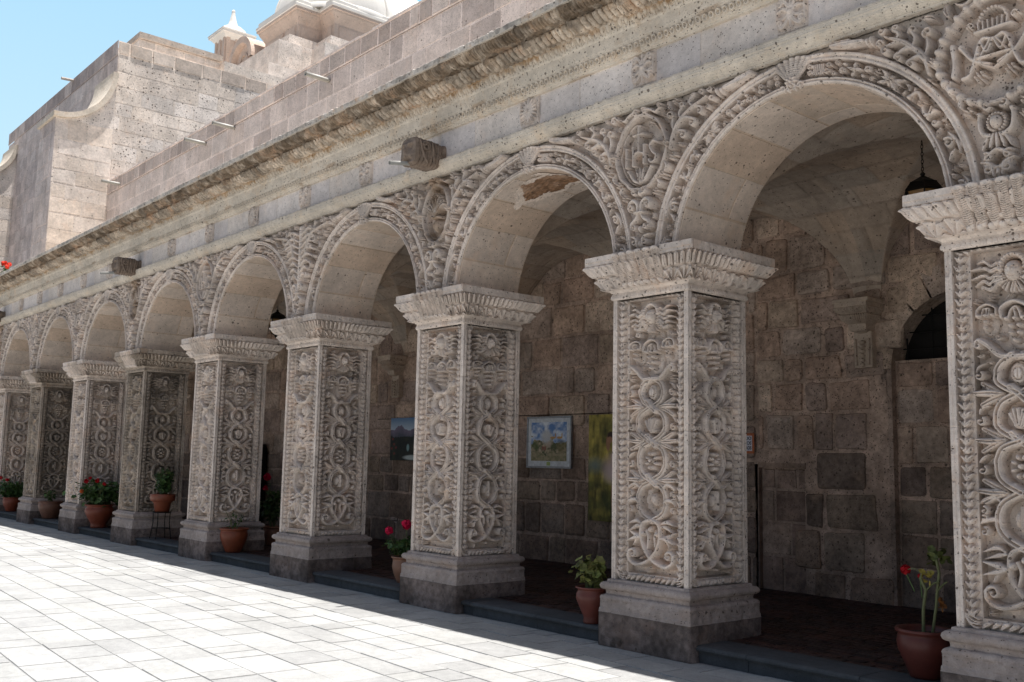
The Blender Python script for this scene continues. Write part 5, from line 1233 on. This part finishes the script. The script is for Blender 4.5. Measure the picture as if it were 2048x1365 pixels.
def picture(name, label, x, z, w_, h_, fn, framed=False, tilt=0.):
    t = thing(name, label, 'painting', (x, GD-.06, z), 'paintings hung along the gallery wall'); t.rotation_euler = (R_(tilt), 0, 0)
    if framed:
        f = MB(); fw = .032; th_ = .05
        for (a, b_, c, d) in ((-w_/2, w_/2, 0, fw), (-w_/2, w_/2, h_-fw, h_), (-w_/2, -w_/2+fw, fw, h_-fw), (w_/2-fw, w_/2, fw, h_-fw)): f.box(a, b_, -.03, .02, c, d, bev=.006)
        f.build('frame', m_frame, t); m_ = MB(); m_.box(-w_/2+fw-.002, w_/2-fw+.002, -.012, .01, fw-.002, h_-fw+.002); m_.build('mount', m_mat, t)
        p = paint_mesh(w_-.22, h_-.22, fn); p.v[0] = p.v[0]+np.array([0, -.016, .12]); p.build('canvas', m_paint, t)
        q = MB(); q.box(-.04, .04, -.020, -.013, .045, .105, tint=(.30, .36, .12)); q.build('price_card', m_paint, t)
    else:
        p = paint_mesh(w_, h_, fn); p.v[0] = p.v[0]+np.array([0, -.022, 0]); p.build('canvas', m_paint, t)
        b_ = MB(); b_.box(-w_/2, w_/2, -.020, .02, 0, h_, tint=(.25, .22, .18)); b_.build('stretcher', m_paint, t)
picture('framed_painting', 'silver framed landscape painting with white mount on the gallery wall', -9.12, 1.65, 1.08, .86, p_land, True)
picture('unframed_painting', 'tall green yellow painting of a dancer in pink, half behind a pillar', -7.72, .86, .92, 1.65, p_dance)
picture('unframed_painting', 'unframed dark painting of blue mountains and arches on the gallery wall', -13.22, 1.73, 1.12, .84, p_mount)
picture('unframed_painting', 'narrow dark yellow painting seen edge on between two far pillars', -21.6, 1.70, .60, 1.15, p_dark)
wr = MB(); wr.tube([(-14.3, GD-.06, 2.56), (-11, GD-.06, 2.535), (-8.0, GD-.06, 2.53), (-6.5, GD-.06, 2.55)], .006, 5); tag(wr.build('picture_wire', m_black), 'thin dark picture wire stretched along the gallery wall above the paintings', 'wire')
sg = thing('notice_sign', 'small white notice with orange border and black letters, partly hidden by the pillar', 'sign', (-5.30, GD-.062, 1.92))
q = MB(); q.box(-.23, .23, -.0, .012, 0, .275, bev=.004); q.build('border', plain('orange_border', (.42, .12, .04), .5), sg)
q = MB(); q.box(-.20, .20, -.004, .002, .035, .24, bev=.001); q.build('board', plain('white_board', (.62, .62, .68), .6), sg)
m_ink = plain('black_ink', (.02, .02, .03), .7)
for i, tx_ in enumerate(('PROHIBIDO', 'SACAR FOTOS', 'A LOS CUADROS')):
    cu = bpy.data.curves.new('lettering', 'FONT'); cu.body = tx_; cu.size = .062; cu.align_x = 'RIGHT'; cu.extrude = .001; cu.offset = .0014
    to = bpy.data.objects.new('lettering', cu); COL.objects.link(to); dg = bpy.context.evaluated_depsgraph_get(); me = bpy.data.meshes.new_from_object(to.evaluated_get(dg)); me.materials.clear(); me.materials.append(m_ink)
    xs_ = np.array([v.co.x for v in me.vertices]); wd = xs_.max()-xs_.min(); me.transform(Matrix.Diagonal((min(1., .38/wd), 1, 1, 1)))
    bpy.data.objects.remove(to); o = bpy.data.objects.new('lettering', me); link(o, sg); o.rotation_euler = (math.pi/2, 0, 0); o.location = (.192, -.006, .185-i*.065)
# desk and dark doorway far back
dk = thing('wooden_desk', 'orange brown wooden desk standing in shade between two pillars', 'desk', (-19.4, 3.1, FZ))
q = MB(); q.box(-.9, .9, -.38, .38, .86, .91, bev=.008); q.build('desk_top', m_wood, dk)
q = MB(); q.box(-.85, .85, -.34, -.31, .60, .86, bev=.004); q.build('apron', m_wood, dk)
q = MB()
for s_ in (-1, 1): q.box(s_*.80-.03, s_*.80+.03, -.34, .34, 0, .86, bev=.004)
q.box(-.77, .77, .28, .31, .15, .86); q.build('side_panel', m_wood, dk)
cbm = thing('dark_cabinet', 'tall dark cabinet behind the wooden desk', 'cabinet', (-19.6, 3.75, FZ))
q = MB(); q.box(-.55, .55, -.25, .25, 0, 1.9, bev=.01); q.build('cabinet_body', m_black, cbm)
q = MB(); q.box(-.50, -.01, -.265, -.25, .1, 1.82, bev=.004); q.box(.01, .50, -.265, -.25, .1, 1.82, bev=.004); q.build('cabinet_door', m_black, cbm)

# ================================================================== POTTED PLANTS
m_leafd = plain('geranium_leaf', (.045, .085, .025), .55, 0, .3, .35, 30, attr=True)
m_leafy = plain('faded_leaf', (.16, .17, .06), .6, 0, .3, .3, 30, attr=True)
m_stem = plain('green_stem', (.13, .14, .06), .7)
m_petal = plain('petal', (1, 1, 1), .6, 0, .2, .15, 40, attr=True)
def pot_prof(kind, r, h):
    if kind == 'bowl': P = [(.001, 0), (.52, 0), (.56, .04), (.70, .25), (.92, .55), (.97, .72), (.93, .86), (.90, .90), (1.0, .93), (1.02, .97), (1.0, 1.), (.90, 1.), (.86, .94), (.84, .88), (.001, .88)]
    elif kind == 'urn': P = [(.001, 0), (.50, 0), (.54, .05), (.50, .14), (.56, .22), (.80, .48), (.96, .68), (.95, .80), (.84, .90), (.86, .93), (1.02, .97), (1.0, 1.), (.88, 1.), (.82, .94), (.80, .88), (.001, .88)]
    elif kind == 'step': P = [(.001, 0), (.55, 0), (.70, .55), (.72, .56), (.80, .57), (.88, .62), (.96, .64), (1.0, .98), (.98, 1.), (.9, 1.), (.86, .9), (.001, .9)]
    else: P = [(.001, 0), (.58, 0), (.62, .06), (.82, .35), (.93, .60), (.90, .80), (.86, .88), (.90, .91), (1.0, .94), (1.02, .98), (.99, 1.), (.90, 1.), (.85, .93), (.82, .88), (.001, .88)]
    return [(a*r, b*h) for a, b in P]
def leafdisc(mb, c, nrm, r, tint, g, lobes=5):
    nrm = np.array(nrm, float); nrm /= np.linalg.norm(nrm)+1e-9; a = np.cross(nrm, [0.3, .5, .8]); a /= np.linalg.norm(a); b = np.cross(nrm, a); ph = g.uniform(0, 6.28)
    n = 10; th = np.linspace(0, 2*math.pi, n, endpoint=False)+ph
    rr = r*(1+.14*np.cos(lobes*th)); ring = np.array(c)+rr[:, None]*(np.cos(th)[:, None]*a+np.sin(th)[:, None]*b)+(nrm*r*.22)*(1+.5*np.sin(3*th))[:, None]
    mb.add(np.vstack([ring, [np.array(c)]]), t=[[k, (k+1) % n, n] for k in range(n)], tint=tint)
def plant(kind, x, y, z0, r, h, potcol, label, n=120, spread=.3, ph=.4, leaf=.045, flowers=(), mat=None, seed=0, stems=9, potkind='belly', petal=(.45, .01, .05), cat='potted plant', z=None):
    g = np.random.default_rng(seed+100)
    t = thing('potted_plant' if kind != 'geranium' else 'potted_geranium', label, cat, (x, y, z0), 'potted plants along the arcade')
    pm = plain('terracotta', tuple(c_*.60 for c_ in potcol), .5, 0, .35, .16, 9, .15, coat=.1); mb = MB(); mb.lathe(pot_prof(potkind, r, h), 36); po_ = mb.build('pot', pm, t, True)
    s_ = MB(); s_.lathe([(.001, .895*h), (.83*r, .885*h)], 20); s_.build('soil', m_soil, po_)
    S_ = MB(); F = MB(); tips = []
    for k in range(stems):
        a = g.uniform(0, 6.28); d = spread*g.uniform(.3, 1.); hh = ph*g.uniform(.55, 1.)
        p0 = np.array([g.uniform(-.3, .3)*r, g.uniform(-.3, .3)*r, h*.85]); p2 = np.array([math.cos(a)*d, math.sin(a)*d, h+hh]); p1 = (p0+p2)/2+np.array([g.uniform(-.04, .04), g.uniform(-.04, .04), .05*hh])
        pts = [p0*(1-q)**2+2*p1*q*(1-q)+p2*q*q for q in np.linspace(0, 1, 7)]; S_.tube(pts, np.linspace(.008, .004, 7), 5, caps=False); tips.append(pts)
    if stems: S_.build('stem', m_stem, t, True)
    if n:
        for k in range(n):
            pts = tips[g.integers(len(tips))]; q = g.uniform(.35, 1.); p = pts[min(6, int(q*6))]; off = g.normal(0, 1, 3)*np.array([.075, .075, .055])*(spread/.3)
            c = p+off; nr = off/ (np.linalg.norm(off)+1e-6)*.5+np.array([0, 0, .7])+g.normal(0, .35, 3)
            v = g.uniform(.65, 1.5); leafdisc(F, c, nr, leaf*g.uniform(.6, 1.15), (v, v*g.uniform(.9, 1.1), v*.9), g)
        F.build('foliage', mat or m_leafd, t)
    for (fx, fy, fz, fr, fc) in flowers:
        fl_ = MB(); 
        for k in range(34):
            dvec = g.normal(0, 1, 3); dvec /= np.linalg.norm(dvec); v = g.uniform(.7, 1.2); leafdisc(fl_, np.array([fx, fy, fz])+dvec*fr*.72, dvec+g.normal(0, .3, 3), fr*.42, np.array(fc)*v, g, 4)
        fl_.tube([(fx*.5, fy*.5, fz-.16), (fx, fy, fz-fr*.5)], .004, 5, tint=(.1, .16, .05)); fl_.build('flower_head', m_petal, t)
    return t
PKM = (.55, .01, .06); RED = (.42, .008, .015)
plant('geranium', -.92, .40, FZ, .215, .37, (.17, .04, .028), 'glazed red pot with bare tall stems and one red flower beside the nearest pillar', 0, .10, .42, .03, stems=0, potkind='bowl',
      flowers=((-.17, 0.05, .80, .040, RED), (-.05, .05, .76, .020, RED)), seed=1)
t = [o for o in bpy.data.objects if o.name.startswith('potted_geranium')][-1]
q = MB()
for P, rr in (([(-.01, 0, .32), (-.005, 0, .52), (.02, .0, .66), (-.02, 0, .75), (-.0, 0, .80)], .013), ([(.05, .02, .32), (.09, .02, .55), (.10, .02, .66), (.12, .02, .80), (.10, .02, .92)], .012),
              ([(.02, 0, .66), (.08, 0, .72), (.13, 0, .74)], .008), ([(.10, .02, .66), (.15, .02, .72), (.18, .02, .74)], .007), ([(-.0, 0, .78), (-.08, .02, .82), (-.16, .04, .80)], .004)): q.tube(P, rr, 7)
q.build('bare_stem', m_stem, t, True)
q = MB(); g = np.random.default_rng(4)
for k in range(26): leafdisc(q, (.10+g.normal(0, .05), .02+g.normal(0, .05), .93+g.normal(0, .03)), g.normal(0, 1, 3)+[0, 0, .8], .030, (.5, .55, .4), g)
for k in range(8): leafdisc(q, (.03+g.normal(0, .02), .0+g.normal(0, .02), .78+g.normal(0, .02)), g.normal(0, 1, 3), .028, (2.6, 1.9, 1.1), g)
for k in range(7): leafdisc(q, (.13+g.normal(0, .012), .02, .60-k*.012), g.normal(0, 1, 3), .022, (1.2, .45, .35), g)
q.build('foliage', m_leafy, t)
plant('plant', -4.23, .10, FZ, .175, .36, (.24, .065, .045), 'dark red urn pot with a drooping yellowing plant left of the second pillar', 150, .14, .34, .042, mat=m_leafy, stems=9, potkind='urn', seed=2)
plant('geranium', -7.93, .40, FZ, .20, .34, (.42, .21, .13), 'pale terracotta pot with leafy pink geranium left of the pillar by the framed picture', 260, .26, .30, .040, stems=14, potkind='belly',
      flowers=((-.20, -.15, .66, .058, PKM), (.12, -.1, .76, .070, PKM)), seed=3)
plant('plant', -12.82, .30, FZ, .235, .40, (.34, .085, .035), 'wide orange red bowl pot with a sparse thin plant', 26, .18, .30, .030, stems=6, potkind='bowl', seed=4)
plant('geranium', -13.75, 1.5, FZ, .20, .34, (.45, .22, .14), 'tall pink geranium in a pale pot mostly hidden behind a pillar', 260, .20, .75, .042, stems=12, potkind='belly',
      flowers=((-.12, -.1, 1.23, .07, PKM), (-.18, -.1, 1.02, .05, PKM)), seed=5)
PX5, PX6, PX7, PX8 = -15.97, -19.37, -22.88, -26.3
st = thing('iron_plant_stand', 'thin black iron stand holding the shrub pot', 'plant stand', (PX5, .30, FZ))
q = MB(); 
for k in range(4):
    a = math.pi/4+k*math.pi/2; q.tube([(.21*math.cos(a), .21*math.sin(a), 0), (.16*math.cos(a), .16*math.sin(a), .30), (.17*math.cos(a), .17*math.sin(a), .52)], .009, 6)
q.tube([(.17*math.cos(a), .17*math.sin(a), .50) for a in np.linspace(0, 6.2832, 25)], .009, 6, caps=False); q.tube([(.165*math.cos(a), .165*math.sin(a), .2) for a in np.linspace(0, 6.2832, 25)], .007, 6, caps=False); q.build('stand_frame', m_black, st)
q = MB(); q.lathe([(.001, .505), (.17, .505)], 20); q.build('stand_tray', m_black, st)
plant('shrub', PX5, .30, FZ+.506, .235, .34, (.32, .09, .045), 'stepped terracotta pot with a dark upright shrub on the iron stand', 420, .20, .52, .038, stems=16, potkind='step', seed=6)
plant('geranium', PX6, .27, FZ, .31, .50, (.33, .075, .035), 'large red pot with a broad bushy geranium dotted with red flowers', 620, .46, .55, .050, stems=24, potkind='urn',
      flowers=((-.35, -.2, .98, .045, RED), (.10, -.35, 1.0, .05, RED), (.35, -.2, 1.02, .05, RED), (.0, -.4, .78, .045, (.5, .10, .02)), (-.12, -.2, 1.06, .04, RED), (.5, -.1, .95, .04, RED)), seed=7)
plant('plant', PX7, .27, FZ, .28, .42, (.26, .12, .075), 'brown terracotta bowl pot with a small sparse plant at far left', 60, .16, .30, .035, stems=7, potkind='bowl', seed=8)
plant('geranium', PX8, .27, FZ, .23, .38, (.33, .075, .035), 'red pot with red and white flowers at the left edge of the photo', 420, .36, .42, .05, stems=18, potkind='bowl',
      flowers=((-.05, -.3, .90, .05, RED), (.20, -.2, .85, .045, RED), (.0, -.45, .62, .065, (.75, .72, .72))), seed=9)
plant('geranium', -27.05, -.12, 6.456, .16, .16, (.30, .09, .05), 'small pot of bright orange red geraniums on top of the cornice at far left', 90, .26, .24, .045, stems=9, potkind='bowl',
      flowers=((-.05, -.1, .54, .085, (.70, .05, .02)), (.30, -.1, .40, .065, (.80, .06, .03)), (.12, 0, .50, .06, (.8, .06, .03))), seed=10)
